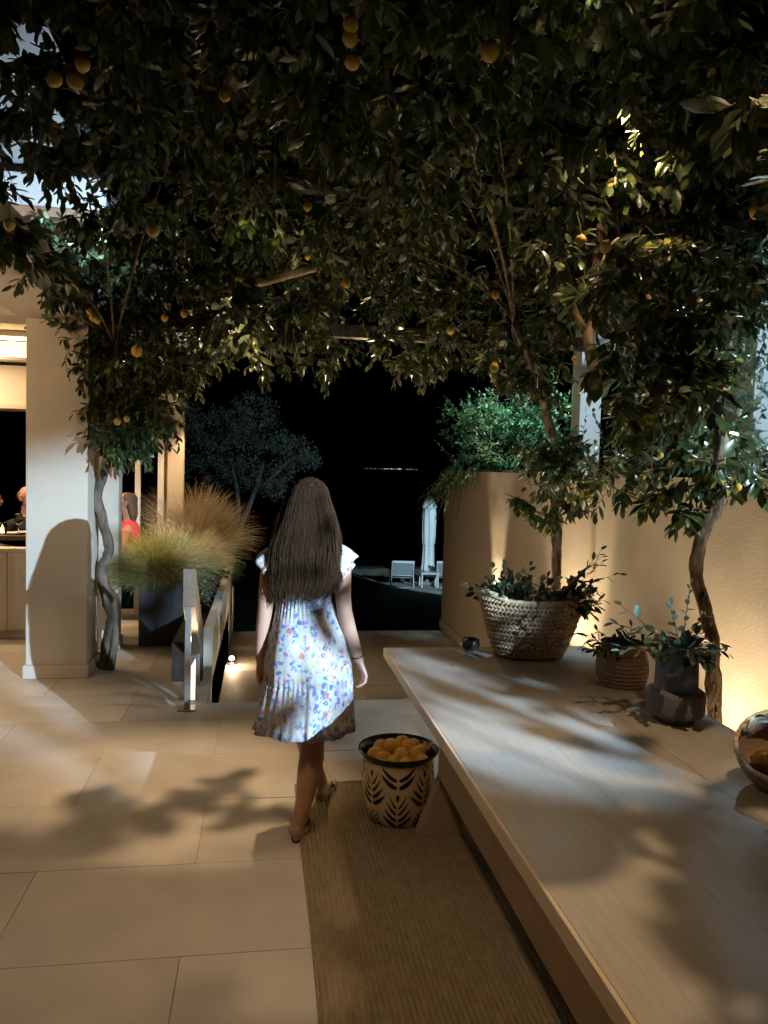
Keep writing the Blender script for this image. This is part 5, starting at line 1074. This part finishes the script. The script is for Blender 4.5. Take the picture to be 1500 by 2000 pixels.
mb = MB(); mb.lathe([(.040, 0), (.043, .01), (.040, .115), (.0375, .115), (.040, .012), (.001, .010)], (-2.43, 7.72, .931), 22, cap0=True); mb.build('tumbler', GLASS, t, True)
mb = MB(); mb.lathe([(.030, .012), (.030, .05), (.001, .05)], (-2.43, 7.72, .931), 18, cap0=True); mb.build('candle', mat('lit_candle_wax', (1, .8, .5), .5, emit=(1, .66, .3), estr=3), t, True)
for x, y, pos in ((-2.36, 7.80, 'nearer'), (-2.25, 7.90, 'farther')):
    mb = MB(); mb.lathe([(.05, 0), (.085, .004), (.10, .014), (.097, .016), (.08, .008), (.001, .006)], (x, y, .931), 30, cap0=True)
    tag(mb.build('plate', PORC, smooth=True), pos + ' of the two white plates by the wine glasses', 'plate', 'plates on the dining table')

# ------------------------------------------------------------------ garden far below
GZ = -1.76
pa = thing('parasol', 'tall closed white canvas parasol between two lounge chairs in the garden', 'parasol', (4.92, 22.4, GZ))
MB().tube([(4.92, 22.4, GZ), (4.92, 22.4, .86)], .028, 12).build('pole', LFRAME, pa, True)
mb = MB(); mb.lathe([(.30, 0), (.31, .06), (.28, .09), (.05, .10), (.05, .2)], (4.92, 22.4, GZ), 28, cap0=True, cap1=True); mb.build('stone_base', SAND, pa, True)
def pf(a, z_, j): return (.020*math.sin(8*a+z_*1.2) + .010*math.sin(13*a+z_*2)) * min(1, (2.6-z_)*3)
mb = MB(); mb.lathe([(.16, .40), (.21, .46), (.175, .62), (.165, .9), (.150, 1.18), (.175, 1.24), (.185, 1.5), (.190, 1.9), (.175, 2.2), (.13, 2.4)], (4.92, 22.4, GZ), 64, fn=pf); mb.build('folded_canopy', PARAS, pa, True)
mb = MB(); mb.lathe([(.235, 2.30), (.21, 2.36), (.16, 2.52), (.09, 2.62), (.02, 2.65)], (4.92, 22.4, GZ), 40, cap1=True, fn=lambda a, z_, j: .018*math.sin(4*a)*(1 if j < 3 else .2)); mb.build('hood', PARAS, pa, True)
MB().tube([(4.92+.165*math.cos(a), 22.4+.165*math.sin(a), GZ+1.18) for a in [i*math.pi/12 for i in range(25)]], .012, 6).build('tie_strap', LFRAME, pa, True)
def lounger(lab, x, y, rz):
    t = thing('lounge_chair', lab, 'lounge chair', (x, y, GZ), 'lounge chairs in the garden', rz)
    MB().prism([(-.50, .78), (-.47, .79), (-.12, .30), (-.15, .29)], 'x', -.29, .29).build('back_sling', LOUNGE, t, bevel=.008)
    MB().prism([(-.14, .27), (-.14, .30), (.75, .36), (.75, .33)], 'x', -.29, .29).build('seat_sling', LOUNGE, t, bevel=.008)
    MB().box(-.30, .30, -.525, -.485, .735, .81).build('head_roll', LFRAME, t, bevel=.015)
    for sx in (-1, 1):
        MB().tube([(sx*.31, -.52, .80), (sx*.31, -.13, .28), (sx*.31, .78, .34)], .016, 8).build('side_rail', LFRAME, t, True)
        MB().tube([(sx*.33, -.42, .0), (sx*.31, -.30, .42), (sx*.31, -.16, .46), (sx*.31, .2, .46)], .016, 8).build('leg', LFRAME, t, True)
        MB().tube([(sx*.33, .62, .0), (sx*.31, .56, .33)], .016, 8).build('leg', LFRAME, t, True)
    MB().tube([(-.31, -.30, .36), (.31, -.30, .36)], .013, 8).build('cross_bar', LFRAME, t, True)
    MB().tube([(-.33, -.42, .02), (.33, -.42, .02)], .013, 8).build('cross_bar', LFRAME, t, True)
lounger('grey sling lounge chair seen from behind to the left of the parasol', 4.05, 21.95, R(-6))
lounger('grey sling lounge chair half hidden behind the end of the wall', 5.42, 21.9, R(-14))
t = thing('side_table', 'low white side table in front of the parasol pole', 'side table', (4.86, 21.8, GZ))
MB().box(4.56, 5.10, 21.6, 22.0, .40+GZ, .44+GZ).build('table_top', LFRAME, t, bevel=.006)
for x in (4.58, 5.05):
    for y in (21.62, 21.95): MB().box(x, x+.035, y, y+.035, GZ, .398+GZ).build('leg', LFRAME, t)

random.seed(81)
t = thing('olive_tree', 'dim grey olive tree in the dark garden left of the girl', 'tree', (-.75, 15.2, GZ)); lst, stems = [], []
MB().tube([(-.75, 15.2, GZ), (-.66, 15.2, -.6), (-.55, 15.2, .1), (-.30, 15.2, .8), (-.12, 15.2, 1.25), (.0, 15.2, 1.7)], [.10, .085, .07, .06, .05, .035], 12, wob=.4).build('trunk', BARK, t, True)
MB().tube([(-.50, 15.2, .22), (-.45, 15.25, .7), (-.5, 15.3, 1.2), (-.65, 15.3, 1.8)], [.05, .045, .035, .02], 10, wob=.4).build('branch', BARK, t, True)
MB().tube([(-.14, 15.2, 1.2), (.25, 15.2, 1.5), (.6, 15.1, 1.9)], [.04, .03, .015], 10, wob=.4).build('branch', BARK, t, True)
for (x, y, z_, r) in [(-.17, 15.2, 2.75, .42), (-.55, 15.3, 2.55, .45), (-1.0, 15.4, 2.35, .5), (-1.35, 15.5, 2.0, .5), (-.1, 15.1, 2.25, .5), (.25, 15.1, 2.1, .35), (.65, 15.1, 1.95, .36), (.85, 15.0, 1.75, .25), (-.6, 15.2, 1.9, .5), (-1.0, 15.3, 1.55, .45), (-.3, 15.1, 1.5, .4), (.4, 15.1, 1.55, .30), (.2, 15.1, 1.2, .28), (-1.6, 15.5, 2.5, .5)]:
    C_ = Vector((x, y, z_))
    for i in range(int(3600*r)):
        d = rv().normalized(); p = C_ + Vector((d.x*1.1, d.y, d.z*.85))*r*random.uniform(.35, 1.05)
        if mnoise.noise(p*4.5) < -.12: continue
        sz = random.uniform(.03, .055); M4 = (frame(d + rv(.7), rv()) * sz).to_4x4(); M4.translation = p; lst.append((random.randrange(4), M4, sz))
plant_leaves(t, lst, leaf_set(LEAFO, .5), stems, LEAFO, 0)
